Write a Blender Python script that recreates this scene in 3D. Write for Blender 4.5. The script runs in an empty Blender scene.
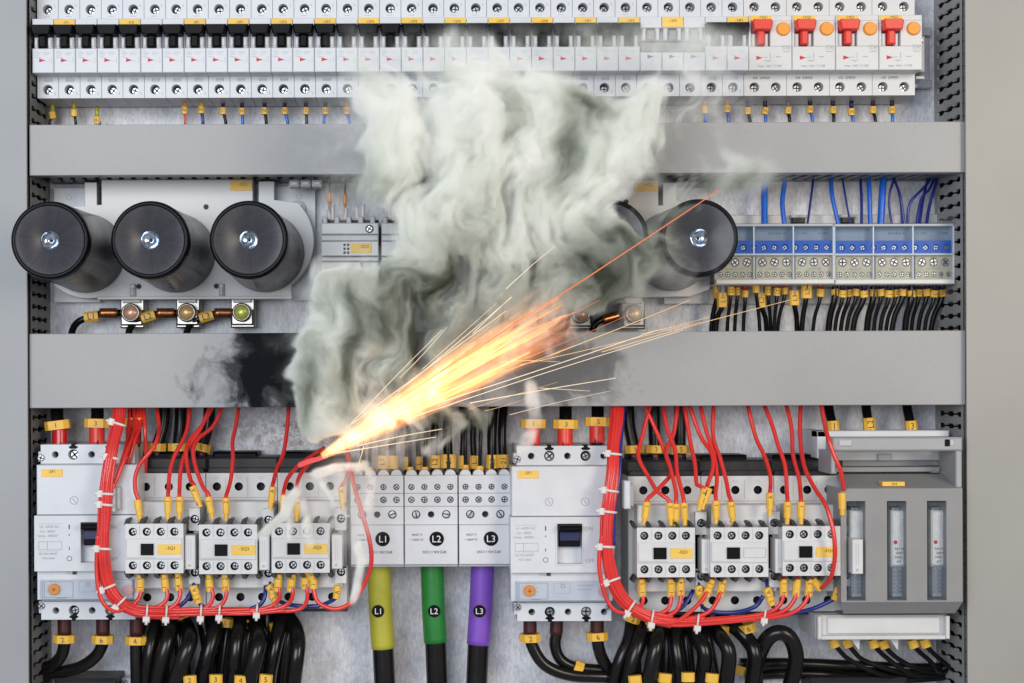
import bpy, math, random
import numpy as np
from mathutils import Vector, Matrix
random.seed(7)
PI = math.pi
C = bpy.context.scene.collection
# ------------------------------------------------------------------ space
# lengths are laid out in units of 0.85 mm; X to the right, Y downwards, d out of the mounting plate
S = 0.00085
XC, YC, K = 415.0, 375.0, 0.0036
def sc(d): return (1585.0 - d) / 1500.0
def U(px, py, d):
    x, y = px - XC, py - YC
    return XC + (x - y * K) * sc(d), YC + (y + x * K) * sc(d)
def W(X, Y, d): return Vector(((X - 512) * S, -d * S, (341.5 - Y) * S))
ORDS = ['zeroth','first','second','third','fourth','fifth','sixth','seventh','eighth','ninth','tenth','eleventh','twelfth','thirteenth','fourteenth','fifteenth','sixteenth','seventeenth','eighteenth','nineteenth','twentieth']
def od(n):
    if n <= 20: return ORDS[n]
    if n == 30: return 'thirtieth'
    return {2:'twenty-',3:'thirty-'}[n // 10] + ORDS[n % 10]
# ------------------------------------------------------------------ materials
M = {}
def mat(name, col, rough=0.45, metal=0.0, var=0.04, bump=0.0, nscale=300.0, coat=0.0, spec=0.5, trans=0.0, alpha=1.0, emit=None, es=0.0, vscale=40.0, sss=0.0):
    m = bpy.data.materials.new(name); m.use_nodes = True
    nt = m.node_tree; b = nt.nodes['Principled BSDF']
    b.inputs['Roughness'].default_value = rough; b.inputs['Metallic'].default_value = metal
    b.inputs['Coat Weight'].default_value = coat; b.inputs['Specular IOR Level'].default_value = spec
    b.inputs['Transmission Weight'].default_value = trans; b.inputs['Alpha'].default_value = alpha
    if emit: b.inputs['Emission Color'].default_value = (*emit, 1); b.inputs['Emission Strength'].default_value = es
    tc = nt.nodes.new('ShaderNodeTexCoord'); no = nt.nodes.new('ShaderNodeTexNoise')
    no.inputs['Scale'].default_value = vscale; no.inputs['Detail'].default_value = 5; no.inputs['Roughness'].default_value = 0.6
    oi = nt.nodes.new('ShaderNodeObjectInfo'); ad = nt.nodes.new('ShaderNodeVectorMath'); ad.operation = 'ADD'
    nt.links.new(tc.outputs['Object'], ad.inputs[0]); nt.links.new(oi.outputs['Location'], ad.inputs[1])
    nt.links.new(ad.outputs[0], no.inputs['Vector'])
    mr = nt.nodes.new('ShaderNodeMapRange'); mr.inputs['From Min'].default_value = 0.3; mr.inputs['From Max'].default_value = 0.7
    mr.inputs['To Min'].default_value = 1 - var * 1.6; mr.inputs['To Max'].default_value = 1 + var
    nt.links.new(no.outputs['Fac'], mr.inputs['Value'])
    hs = nt.nodes.new('ShaderNodeHueSaturation'); hs.inputs['Color'].default_value = (*col, 1)
    nt.links.new(mr.outputs[0], hs.inputs['Value']); nt.links.new(hs.outputs[0], b.inputs['Base Color'])
    r2 = nt.nodes.new('ShaderNodeMapRange'); r2.inputs['To Min'].default_value = max(0.02, rough - 0.1); r2.inputs['To Max'].default_value = min(1, rough + 0.1)
    nt.links.new(no.outputs['Fac'], r2.inputs['Value']); nt.links.new(r2.outputs[0], b.inputs['Roughness'])
    if bump > 0:
        n2 = nt.nodes.new('ShaderNodeTexNoise'); n2.inputs['Scale'].default_value = nscale; n2.inputs['Detail'].default_value = 4
        nt.links.new(tc.outputs['Object'], n2.inputs['Vector'])
        bp = nt.nodes.new('ShaderNodeBump'); bp.inputs['Strength'].default_value = bump; bp.inputs['Distance'].default_value = 0.0006
        nt.links.new(n2.outputs['Fac'], bp.inputs['Height']); nt.links.new(bp.outputs[0], b.inputs['Normal'])
    M[name] = m
    return m
mat('white', (0.66, 0.68, 0.725), 0.38, bump=0.06, nscale=900)
mat('white_warm', (0.67, 0.67, 0.675), 0.40, bump=0.06, nscale=900)
mat('offwhite', (0.60, 0.60, 0.61), 0.42, bump=0.06, nscale=900)
mat('lightgrey', (0.50, 0.51, 0.52), 0.42, bump=0.08, nscale=900)
mat('fusegrey', (0.27, 0.268, 0.27), 0.45, bump=0.15, nscale=1200)
mat('fusegrey_light', (0.36, 0.365, 0.38), 0.42, bump=0.1, nscale=1200)
mat('black', (0.004, 0.004, 0.005), 0.45, spec=0.12)
mat('darkgrey', (0.030, 0.028, 0.030), 0.42, var=0.1, spec=0.3)
mat('hole', (0.012, 0.012, 0.014), 0.6)
mat('steel', (0.52, 0.53, 0.56), 0.36, 1.0, var=0.1)
mat('nickel', (0.42, 0.40, 0.37), 0.36, 1.0, var=0.15, vscale=200)
mat('slot', (0.03, 0.03, 0.035), 0.5)
mat('yellow', (0.86, 0.50, 0.06), 0.45, var=0.06, vscale=120)
mat('yellow_label', (0.90, 0.57, 0.09), 0.5, var=0.05)
mat('red_wire', (0.74, 0.035, 0.03), 0.30, coat=0.3, var=0.08)
mat('red', (0.78, 0.05, 0.035), 0.35)
mat('red_boot', (0.50, 0.012, 0.014), 0.28, coat=0.4)
mat('red_ink', (0.62, 0.03, 0.04), 0.6)
mat('ink', (0.03, 0.03, 0.03), 0.6)
mat('grey_ink', (0.33, 0.34, 0.36), 0.6)
mat('pale_ink', (0.50, 0.51, 0.54), 0.6)
mat('blue_ink', (0.08, 0.13, 0.28), 0.6)
mat('white_ink', (0.8, 0.8, 0.8), 0.6)
mat('orange', (0.88, 0.33, 0.03), 0.4)
mat('pink', (0.80, 0.42, 0.42), 0.4)
mat('blue_wire', (0.015, 0.13, 0.62), 0.3, coat=0.3)
mat('navy_wire', (0.012, 0.022, 0.22), 0.3, coat=0.3)
mat('black_wire', (0.006, 0.006, 0.007), 0.24, spec=0.28, var=0.15)
mat('thick_black', (0.008, 0.007, 0.007), 0.24, spec=0.4, var=0.2, bump=0.05, nscale=250)
mat('brown_sleeve', (0.06, 0.012, 0.012), 0.4)
mat('copper', (0.55, 0.22, 0.09), 0.3, 0.9, var=0.2, vscale=200)
mat('ferrule_blue', (0.01, 0.015, 0.09), 0.4)
mat('ferrule_grey', (0.25, 0.25, 0.26), 0.4)
mat('olive', (0.44, 0.42, 0.035), 0.42, coat=0.2, var=0.08)
mat('green', (0.012, 0.20, 0.03), 0.40, coat=0.3, var=0.08)
mat('purple', (0.21, 0.075, 0.52), 0.42, coat=0.3, var=0.08)
mat('tie', (0.74, 0.70, 0.68), 0.4, sss=0.2)
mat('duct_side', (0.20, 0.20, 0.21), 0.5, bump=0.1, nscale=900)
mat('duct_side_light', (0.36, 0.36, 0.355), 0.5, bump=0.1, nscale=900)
mat('blue_plastic', (0.008, 0.10, 0.46), 0.35, spec=0.3)
mat('cream', (0.60, 0.53, 0.38), 0.5, var=0.15, vscale=250)
mat('brass_pink', (0.75, 0.42, 0.30), 0.3, 0.35)
mat('brass_orange', (0.80, 0.50, 0.20), 0.3, 0.35)
mat('brass_green', (0.66, 0.68, 0.12), 0.3, 0.3)
mat('porcelain', (0.72, 0.70, 0.66), 0.35, var=0.1, vscale=150)
# clear plastic: thin tinted sheet
def clear(name, col, a):
    m = bpy.data.materials.new(name); m.use_nodes = True; nt = m.node_tree; nt.nodes.clear()
    o = nt.nodes.new('ShaderNodeOutputMaterial'); mx = nt.nodes.new('ShaderNodeMixShader'); t = nt.nodes.new('ShaderNodeBsdfTransparent')
    g = nt.nodes.new('ShaderNodeBsdfPrincipled'); g.inputs['Base Color'].default_value = (*col, 1); g.inputs['Roughness'].default_value = 0.12
    no = nt.nodes.new('ShaderNodeTexNoise'); no.inputs['Scale'].default_value = 60; tc = nt.nodes.new('ShaderNodeTexCoord'); nt.links.new(tc.outputs['Object'], no.inputs['Vector'])
    mr = nt.nodes.new('ShaderNodeMapRange'); mr.inputs['To Min'].default_value = a * 0.7; mr.inputs['To Max'].default_value = a * 1.3
    nt.links.new(no.outputs['Fac'], mr.inputs['Value']); nt.links.new(mr.outputs[0], mx.inputs[0])
    t.inputs['Color'].default_value = (*[0.5 + 0.5 * c for c in col], 1)
    nt.links.new(t.outputs[0], mx.inputs[1]); nt.links.new(g.outputs[0], mx.inputs[2]); nt.links.new(mx.outputs[0], o.inputs['Surface'])
    M[name] = m
clear('clear', (0.85, 0.88, 0.92), 0.02)
clear('clear_blue', (0.72, 0.84, 0.98), 0.02)

def nodes_of(name):
    m = bpy.data.materials.new(name); m.use_nodes = True; M[name] = m
    nt = m.node_tree
    return nt, nt.nodes['Principled BSDF'], nt.nodes.new('ShaderNodeTexCoord')
def ramp(nt, fac, stops):
    r = nt.nodes.new('ShaderNodeValToRGB'); e = r.color_ramp.elements
    e.remove(e[1]); e[0].position = stops[0][0]; e[0].color = (*stops[0][1], 1)
    for (p, c) in stops[1:]: e.new(p).color = (*c, 1)
    nt.links.new(fac, r.inputs[0]); return r
def noise(nt, vec, scale, detail=4, rough=0.55, dist=0.0):
    n = nt.nodes.new('ShaderNodeTexNoise'); n.inputs['Scale'].default_value = scale; n.inputs['Detail'].default_value = detail
    n.inputs['Roughness'].default_value = rough; n.inputs['Distortion'].default_value = dist
    nt.links.new(vec, n.inputs['Vector']); return n
def mixc(nt, fac, a, b, mode='MIX'):
    x = nt.nodes.new('ShaderNodeMix'); x.data_type = 'RGBA'; x.blend_type = mode
    for sock, v in ((x.inputs[0], fac), (x.inputs[6], a), (x.inputs[7], b)):
        if hasattr(v, 'links'): nt.links.new(v, sock)
        elif isinstance(v, (int, float)): sock.default_value = v
        else: sock.default_value = (*v, 1)
    return x.outputs[2]
def math_(nt, op, a, b=None, clamp=False):
    x = nt.nodes.new('ShaderNodeMath'); x.operation = op; x.use_clamp = clamp
    for i, v in enumerate((a, b)):
        if v is None: continue
        if hasattr(v, 'links'): nt.links.new(v, x.inputs[i])
        else: x.inputs[i].default_value = v
    return x.outputs[0]
# galvanised mounting plate, brownish film towards the lower left
nt, b, tc = nodes_of('galvanised')
mp = nt.nodes.new('ShaderNodeMapping'); mp.inputs['Scale'].default_value = (1, 1, 0.35); nt.links.new(tc.outputs['Object'], mp.inputs[0])
n1 = noise(nt, tc.outputs['Object'], 55, 6, 0.65, 0.4); n2 = noise(nt, mp.outputs[0], 500, 3, 0.7); n3 = noise(nt, tc.outputs['Object'], 9, 3)
base = ramp(nt, n1.outputs['Fac'], [(0.30, (0.60, 0.61, 0.66)), (0.55, (0.80, 0.81, 0.86)), (0.75, (0.92, 0.91, 0.91))])
sp = ramp(nt, n2.outputs['Fac'], [(0.35, (0.72, 0.72, 0.75)), (0.65, (1.0, 1.0, 1.0))])
film = ramp(nt, n3.outputs['Fac'], [(0.5, (1, 1, 1)), (0.72, (0.72, 0.62, 0.52))])
c1 = mixc(nt, 1.0, base.outputs[0], sp.outputs[0], 'MULTIPLY'); c2 = mixc(nt, 0.8, c1, film.outputs[0], 'MULTIPLY')
gq = nt.nodes.new('ShaderNodeNewGeometry'); cq = W(300, 432, 0)
s1 = nt.nodes.new('ShaderNodeVectorMath'); s1.operation = 'SUBTRACT'; s1.inputs[1].default_value = (cq.x, 0, cq.z); nt.links.new(gq.outputs['Position'], s1.inputs[0])
s2 = nt.nodes.new('ShaderNodeVectorMath'); s2.operation = 'MULTIPLY'; s2.inputs[1].default_value = (1 / (130 * S), 0, 1 / (38 * S)); nt.links.new(s1.outputs[0], s2.inputs[0])
s3 = nt.nodes.new('ShaderNodeVectorMath'); s3.operation = 'LENGTH'; nt.links.new(s2.outputs[0], s3.inputs[0])
nq = noise(nt, tc.outputs['Object'], 160, 7, 0.75)
fq = math_(nt, 'MULTIPLY', math_(nt, 'SUBTRACT', 1.1, s3.outputs['Value'], clamp=True), ramp(nt, nq.outputs['Fac'], [(0.42, (0, 0, 0)), (0.58, (1, 1, 1))]).outputs[0])
c2 = mixc(nt, fq, c2, (0.16, 0.10, 0.06))
nt.links.new(c2, b.inputs['Base Color']); b.inputs['Metallic'].default_value = 0.0
rr = ramp(nt, n1.outputs['Fac'], [(0.3, (0.32,) * 3), (0.7, (0.5,) * 3)]); nt.links.new(rr.outputs[0], b.inputs['Roughness'])
bp = nt.nodes.new('ShaderNodeBump'); bp.inputs['Strength'].default_value = 0.25; bp.inputs['Distance'].default_value = 0.0008
nt.links.new(n1.outputs['Fac'], bp.inputs['Height']); nt.links.new(bp.outputs[0], b.inputs['Normal'])
# painted sheet / duct covers, optional burnt sooty patches given in unit space
def sheet(name, col, soot_shade=()):
    nt, b, tc = nodes_of(name)
    n1 = noise(nt, tc.outputs['Object'], 7, 4); n2 = noise(nt, tc.outputs['Object'], 1600, 2)
    base = ramp(nt, n1.outputs['Fac'], [(0.3, tuple(c * 0.92 for c in col)), (0.7, tuple(c * 1.05 for c in col))])
    sp = ramp(nt, n2.outputs['Fac'], [(0.35, (0.93,) * 3), (0.65, (1.03,) * 3)])
    out = mixc(nt, 1.0, base.outputs[0], sp.outputs[0], 'MULTIPLY')
    clean = None
    for (cx, cy, rx, ry, amt) in soot_shade:          # smoke-black deposits on the cover
        v = nt.nodes.new('ShaderNodeMapping'); v.vector_type = 'POINT'
        c = W(cx, cy, 0)
        sub = nt.nodes.new('ShaderNodeVectorMath'); sub.operation = 'SUBTRACT'; sub.inputs[1].default_value = (c.x, 0, c.z)
        geo = nt.nodes.new('ShaderNodeNewGeometry'); nt.links.new(geo.outputs['Position'], sub.inputs[0])
        dv = nt.nodes.new('ShaderNodeVectorMath'); dv.operation = 'MULTIPLY'; dv.inputs[1].default_value = (1 / (rx * S), 0, 1 / (ry * S))
        nt.links.new(sub.outputs[0], dv.inputs[0])
        ln = nt.nodes.new('ShaderNodeVectorMath'); ln.operation = 'LENGTH'; nt.links.new(dv.outputs[0], ln.inputs[0])
        nn = noise(nt, tc.outputs['Object'], 34, 8, 0.58, 0.4)
        f = math_(nt, 'ADD', ln.outputs['Value'], math_(nt, 'MULTIPLY', math_(nt, 'SUBTRACT', nn.outputs['Fac'], 0.5), 2.6))
        r = ramp(nt, math_(nt, 'MULTIPLY', f, 0.78), [(0.35, (amt,) * 3), (0.6, (amt * 0.85,) * 3), (0.76, (amt * 0.35,) * 3), (0.92, (0,) * 3)])
        out = mixc(nt, r.outputs[0], out, (0.014, 0.016, 0.018))
        k1 = math_(nt, 'SUBTRACT', 1.0, r.outputs[0]); clean = k1 if clean is None else math_(nt, 'MULTIPLY', clean, k1)
    nt.links.new(out, b.inputs['Base Color']); b.inputs['Roughness'].default_value = 0.42
    if clean is not None:
        nt.links.new(math_(nt, 'MULTIPLY', clean, 0.5), b.inputs['Specular IOR Level'])
    bp = nt.nodes.new('ShaderNodeBump'); bp.inputs['Strength'].default_value = 0.12; bp.inputs['Distance'].default_value = 0.0003
    nt.links.new(n2.outputs['Fac'], bp.inputs['Height']); nt.links.new(bp.outputs[0], b.inputs['Normal'])
sheet('frame_paint_cool_lit', (0.335, 0.342, 0.355)); sheet('frame_paint_warm_lit', (0.347, 0.337, 0.318))  # one grey paint; cool and warm light tinted into the two copies
sheet('cover_plain', (0.35, 0.35, 0.355))
sheet('cover_sooty', (0.35, 0.35, 0.355), [(284, 368, 70, 74, 1.0), (552, 374, 66, 42, 0.65)])
# capacitor end: brushed dark plastic with faint rings, spokes of sheen painted into its colour
nt, b, tc = nodes_of('cap_face')
sx = nt.nodes.new('ShaderNodeSeparateXYZ'); nt.links.new(tc.outputs['Object'], sx.inputs[0])
ang = math_(nt, 'ARCTAN2', sx.outputs[0], sx.outputs[2])
rad = math_(nt, 'SQRT', math_(nt, 'ADD', math_(nt, 'MULTIPLY', sx.outputs[0], sx.outputs[0]), math_(nt, 'MULTIPLY', sx.outputs[2], sx.outputs[2])))
cb = nt.nodes.new('ShaderNodeCombineXYZ'); nt.links.new(math_(nt, 'MULTIPLY', rad, 900.0), cb.inputs[0]); nt.links.new(math_(nt, 'MULTIPLY', ang, 0.6), cb.inputs[1])
cb2 = nt.nodes.new('ShaderNodeCombineXYZ'); nt.links.new(math_(nt, 'SINE', ang), cb2.inputs[0]); nt.links.new(math_(nt, 'COSINE', ang), cb2.inputs[1]); nr = noise(nt, cb2.outputs[0], 9, 4, 0.7); ns = noise(nt, cb.outputs[0], 1.4, 3); n4 = noise(nt, tc.outputs['Object'], 70, 5, 0.6, 0.6)
cc = ramp(nt, math_(nt, 'ADD', math_(nt, 'MULTIPLY', n4.outputs['Fac'], 0.45), math_(nt, 'MULTIPLY', nr.outputs['Fac'], 0.55)), [(0.3, (0.035, 0.035, 0.043)), (0.7, (0.068, 0.068, 0.080))]); nt.links.new(cc.outputs[0], b.inputs['Base Color'])
b.inputs['Roughness'].default_value = 0.36; b.inputs['Anisotropic'].default_value = 0.8
tg = nt.nodes.new('ShaderNodeTangent'); tg.direction_type = 'RADIAL'; tg.axis = 'Y'; nt.links.new(tg.outputs[0], b.inputs['Tangent'])
b.inputs['Metallic'].default_value = 0.1
bp = nt.nodes.new('ShaderNodeBump'); bp.inputs['Strength'].default_value = 0.08; bp.inputs['Distance'].default_value = 0.0004
nt.links.new(ns.outputs['Fac'], bp.inputs['Height']); nt.links.new(bp.outputs[0], b.inputs['Normal'])
mat('cap_rim', (0.003, 0.003, 0.005), 0.3, spec=0.15)
mat('cap_body', (0.035, 0.028, 0.026), 0.25, spec=0.18, var=0.35, vscale=25)
mat('glass_dot', (0.55, 0.62, 0.72), 0.1, 0.9, var=0.5, vscale=250)

# ------------------------------------------------------------------ mesh builder
ORG = {}
_txt = {}
def text_mesh(s):
    if s in _txt: return _txt[s]
    cu = bpy.data.curves.new('t', 'FONT'); cu.body = s; cu.align_x = 'CENTER'; cu.align_y = 'CENTER'; cu.size = 1.0; cu.resolution_u = 2
    ob = bpy.data.objects.new('t', cu); me = bpy.data.meshes.new_from_object(ob)
    vs = [tuple(v.co) for v in me.vertices]; fs = [tuple(p.vertices) for p in me.polygons]
    xs = [v[0] for v in vs] or [0]; ys = [v[1] for v in vs] or [0]
    cx, cy = (min(xs) + max(xs)) / 2, (min(ys) + max(ys)) / 2
    w = max(xs) - min(xs); h = max(ys) - min(ys)
    vs = [(v[0] - cx, v[1] - cy) for v in vs]
    bpy.data.objects.remove(ob); bpy.data.curves.remove(cu); bpy.data.meshes.remove(me)
    _txt[s] = (vs, fs, w, h); return _txt[s]

class MB:
    """ref: depth at which the layout numbers were taken; c: middle of the component"""
    def __init__(s, ref=85.0, c=(415, 375)):
        s.ref, s.c = ref, c; s.v = []; s.f = []; s.mi = []; s.sm = []; s.mats = []
    def m(s, name):
        if name not in s.mats: s.mats.append(name)
        return s.mats.index(name)
    def XY(s, px, py, ref=None):
        k = sc(s.ref if ref is None else ref)
        return XC + (px - XC - (s.c[1] - YC) * K) * k, YC + (py - YC + (s.c[0] - XC) * K) * k
    def raw(s, X, Y, d): s.v.append(W(X, Y, d)); return len(s.v) - 1
    def p(s, px, py, d, ref=None): X, Y = s.XY(px, py, ref); return s.raw(X, Y, d)
    def face(s, idx, mt, smooth=False): s.f.append(tuple(idx)); s.mi.append(s.m(mt)); s.sm.append(smooth)
    def box(s, x0, y0, x1, y1, d0, d1, mt, ref=None, ch=0.0, side=None, tx=0.0, ty=0.0):
        """d0 back, d1 front; ch chamfers the front edges"""
        X0, Y0 = s.XY(x0, y0, ref); X1, Y1 = s.XY(x1, y1, ref)
        rings = [(X0, Y0, X1, Y1, d0), (X0 + tx, Y0 + ty, X1 - tx, Y1 - ty, d1 - ch)]
        if ch > 0: rings.append((X0 + tx + ch, Y0 + ty + ch, X1 - tx - ch, Y1 - ty - ch, d1))
        ids = []
        for (a, b_, c_, e, d) in rings: ids.append([s.raw(a, b_, d), s.raw(c_, b_, d), s.raw(c_, e, d), s.raw(a, e, d)])
        for k in range(len(ids) - 1):
            for i in range(4):
                j = (i + 1) % 4; s.face((ids[k][i], ids[k][j], ids[k + 1][j], ids[k + 1][i]), side or mt)
        s.face(ids[-1], mt); s.face(ids[0][::-1], side or mt)
    def prism(s, pts, d0, d1, mt, ref=None, side=None, ch=0.0):
        P = [s.XY(x, y, ref) for x, y in pts]; n = len(P)
        area = sum(P[i][0] * P[(i + 1) % n][1] - P[(i + 1) % n][0] * P[i][1] for i in range(n))
        if area < 0: P = P[::-1]
        rings = [[s.raw(x, y, d0) for x, y in P], [s.raw(x, y, d1 - ch) for x, y in P]]
        if ch > 0:
            cx = sum(q[0] for q in P) / n; cy = sum(q[1] for q in P) / n
            rings.append([s.raw(x + (cx - x) / max(1, math.hypot(cx - x, cy - y)) * ch, y + (cy - y) / max(1, math.hypot(cx - x, cy - y)) * ch, d1) for x, y in P])
        for k in range(len(rings) - 1):
            for i in range(n):
                j = (i + 1) % n; s.face((rings[k][i], rings[k][j], rings[k + 1][j], rings[k + 1][i]), side or mt)
        s.face(rings[-1], mt); s.face(rings[0][::-1], side or mt)
    def lathe(s, cx, cy, prof, mt, ref=None, n=32, smooth=True, wx=None):
        """prof: list of (radius, d[, material]) from back to front, around the viewing normal"""
        X, Y = (wx if wx else s.XY(cx, cy, ref)); prev = None
        for q in prof:
            r, d = q[0], q[1]; mm = q[2] if len(q) > 2 else mt
            if r < 1e-6: cur = [s.raw(X, Y, d)]
            else: cur = [s.raw(X + r * math.cos(2 * PI * i / n), Y + r * math.sin(2 * PI * i / n), d) for i in range(n)]
            if prev is not None:
                for i in range(n):
                    j = (i + 1) % n
                    if len(cur) == 1 and len(prev) > 1: s.face((prev[i], prev[j], cur[0]), mm, smooth)
                    elif len(prev) == 1 and len(cur) > 1: s.face((prev[0], cur[j], cur[i]), mm, smooth)
                    elif len(cur) > 1: s.face((prev[i], prev[j], cur[j], cur[i]), mm, smooth)
            prev = cur
        return
    def cyl(s, cx, cy, r, d0, d1, mt, ref=None, n=24, ch=0.4, top=None):
        s.lathe(cx, cy, [(0, d0), (r, d0), (r, d1 - ch), (r - ch, d1)], mt, ref, n, smooth=False)
        X, Y = s.XY(cx, cy, ref)
        s.face([s.raw(X + (r - ch) * math.cos(2 * PI * i / n), Y + (r - ch) * math.sin(2 * PI * i / n), d1) for i in range(n)], top or mt)
    def disc(s, cx, cy, r, d, mt, ref=None, n=20, r0=0.0):
        X, Y = s.XY(cx, cy, ref)
        o = [s.raw(X + r * math.cos(2 * PI * i / n), Y + r * math.sin(2 * PI * i / n), d) for i in range(n)]
        if r0 <= 0: s.face(o, mt)
        else:
            q = [s.raw(X + r0 * math.cos(2 * PI * i / n), Y + r0 * math.sin(2 * PI * i / n), d) for i in range(n)]
            for i in range(n): s.face((o[i], o[(i + 1) % n], q[(i + 1) % n], q[i]), mt)
    def cell(s, x0, y0, x1, y1, d, hole, depth, mt, wall, ref=None, floor='hole'):
        X0, Y0 = s.XY(x0, y0, ref); X1, Y1 = s.XY(x1, y1, ref)
        if hole is None:
            s.face([s.raw(X0, Y0, d), s.raw(X1, Y0, d), s.raw(X1, Y1, d), s.raw(X0, Y1, d)], mt); return
        cx, cy = s.XY(hole[0], hole[1], ref); r = hole[2]
        A = [2 * PI * i / 20 for i in range(20)] + [math.atan2(yy - cy, xx - cx) % (2 * PI) for xx in (X0, X1) for yy in (Y0, Y1)]
        A = sorted(set(round(a, 5) for a in A)); n = len(A); out = []; inn = []; bot = []
        for a in A:
            c, q = math.cos(a), math.sin(a)
            tx = ((X1 - cx) / c if c > 1e-9 else (X0 - cx) / c if c < -1e-9 else 1e9); ty = ((Y1 - cy) / q if q > 1e-9 else (Y0 - cy) / q if q < -1e-9 else 1e9)
            t = min(tx, ty); out.append(s.raw(cx + c * t, cy + q * t, d)); inn.append(s.raw(cx + c * r, cy + q * r, d)); bot.append(s.raw(cx + c * r, cy + q * r, d - depth))
        for i in range(n):
            j = (i + 1) % n
            s.face((out[i], out[j], inn[j], inn[i]), mt); s.face((inn[i], inn[j], bot[j], bot[i]), wall, True)
        s.face(bot, floor)
    def row(s, x0, x1, y0, y1, d, holes, depth, mt, wall=None, ref=None, floor='hole'):
        holes = sorted(holes); n = len(holes)
        cuts = [x0] + [(holes[i][0] + holes[i + 1][0]) / 2 for i in range(n - 1)] + [x1]
        for i in range(n): s.cell(cuts[i], y0, cuts[i + 1], y1, d, holes[i], depth, mt, wall or mt, ref, floor)
    def skirt(s, x0, y0, x1, y1, d0, d1, mt, ref=None):
        """side walls of an open-faced box (front made with cells)"""
        X0, Y0 = s.XY(x0, y0, ref); X1, Y1 = s.XY(x1, y1, ref)
        a = [s.raw(X0, Y0, d0), s.raw(X1, Y0, d0), s.raw(X1, Y1, d0), s.raw(X0, Y1, d0)]; b_ = [s.raw(X0, Y0, d1), s.raw(X1, Y0, d1), s.raw(X1, Y1, d1), s.raw(X0, Y1, d1)]
        for i in range(4):
            j = (i + 1) % 4; s.face((a[i], a[j], b_[j], b_[i]), mt)
        s.face(a[::-1], mt)
    def screw(s, cx, cy, r, d, rot=0.6, mt='steel', ref=None, cross=True):
        if getattr(s, 'sep', None) is not None:
            q = MB(s.ref if ref is None else ref, s.c); q._screw(cx, cy, r, d, rot, mt, None, cross); s.sep.append(q); return
        s._screw(cx, cy, r, d, rot, mt, ref, cross)
    def _screw(s, cx, cy, r, d, rot=0.6, mt='steel', ref=None, cross=True):
        s.lathe(cx, cy, [(r, d - 2), (r, d - 0.5), (r * 0.82, d), (0, d + 0.05)], mt, ref, 16, smooth=False)
        X, Y = s.XY(cx, cy, ref)
        for a in ((rot, rot + PI / 2) if cross else (rot,)):
            c, q = math.cos(a), math.sin(a); L, w = r * 0.78, r * 0.17
            s.face([s.raw(X + c * L - q * w, Y + q * L + c * w, d + 0.12), s.raw(X - c * L - q * w, Y - q * L + c * w, d + 0.12), s.raw(X - c * L + q * w, Y - q * L - c * w, d + 0.12), s.raw(X + c * L + q * w, Y + q * L - c * w, d + 0.12)], 'slot')
    def text(s, t, cx, cy, h, d, mt='ink', rot=0.0, ref=None, w=None, wx=None, free=False):
        """h: letter height, w: optional overall width"""
        vs, fs, tw, th = text_mesh(t)
        if th == 0: return
        k = h / 0.72; kx = k if w is None else w / tw
        X, Y = wx if wx else (U(cx, cy, d) if free else s.XY(cx, cy, ref)); c, q = math.cos(rot), math.sin(rot)
        o = len(s.v)
        for (x, y) in vs:
            x, y = x * kx, -y * k
            s.raw(X + x * c - y * q, Y + x * q + y * c, d)
        for f in fs: s.face([o + i for i in f], mt)
    def line(s, x0, y0, x1, y1, w, d, mt='grey_ink', ref=None):
        X0, Y0 = s.XY(x0, y0, ref); X1, Y1 = s.XY(x1, y1, ref); L = max(1e-6, math.hypot(X1 - X0, Y1 - Y0)); nx, ny = -(Y1 - Y0) / L * w / 2, (X1 - X0) / L * w / 2
        s.face([s.raw(X0 + nx, Y0 + ny, d), s.raw(X1 + nx, Y1 + ny, d), s.raw(X1 - nx, Y1 - ny, d), s.raw(X0 - nx, Y0 - ny, d)], mt)
    def rect(s, x0, y0, x1, y1, d, mt, ref=None):
        s.face([s.p(x0, y0, d, ref), s.p(x1, y0, d, ref), s.p(x1, y1, d, ref), s.p(x0, y1, d, ref)], mt)
    def frame(s, x0, y0, x1, y1, w, d, mt, ref=None):
        s.line(x0, y0, x1, y0, w, d, mt, ref); s.line(x1, y0, x1, y1, w, d, mt, ref); s.line(x1, y1, x0, y1, w, d, mt, ref); s.line(x0, y1, x0, y0, w, d, mt, ref)
    def tube(s, pts, r, mt, n=10, step=4.0, free=True, r1=None, flat=1.0):
        """round run along points (x, y, d)"""
        P = [Vector((*U(x, y, d), d)) if free else Vector((*s.XY(x, y), d)) for x, y, d in pts]
        Q = []
        for i in range(len(P) - 1):
            a, b_, c, e = P[max(i - 1, 0)], P[i], P[i + 1], P[min(i + 2, len(P) - 1)]
            m_ = max(2, int((c - b_).length / step))
            for k in range(m_):
                t = k / m_
                Q.append(0.5 * ((2 * b_) + (-a + c) * t + (2 * a - 5 * b_ + 4 * c - e) * t * t + (-a + 3 * b_ - 3 * c + e) * t ** 3))
        Q.append(P[-1]); N = len(Q); nrm = None; prev = None
        for i, q in enumerate(Q):
            tg_ = (Q[min(i + 1, N - 1)] - Q[max(i - 1, 0)]).normalized()
            if nrm is None: nrm = Vector((0, 0, 1)) if abs(tg_.z) < 0.9 else Vector((1, 0, 0))
            nrm = (nrm - tg_ * nrm.dot(tg_)).normalized(); bn = tg_.cross(nrm)
            rr_ = r if r1 is None else r + (r1 - r) * i / (N - 1)
            cur = [s.raw(*(q + nrm * math.cos(2 * PI * k / n) * rr_ * flat + bn * math.sin(2 * PI * k / n) * rr_)) for k in range(n)]
            if prev:
                for k in range(n): s.face((prev[k], prev[(k + 1) % n], cur[(k + 1) % n], cur[k]), mt, True)
            else: s.face(cur[::-1], mt)
            prev = cur
        s.face(prev, mt)
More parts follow.
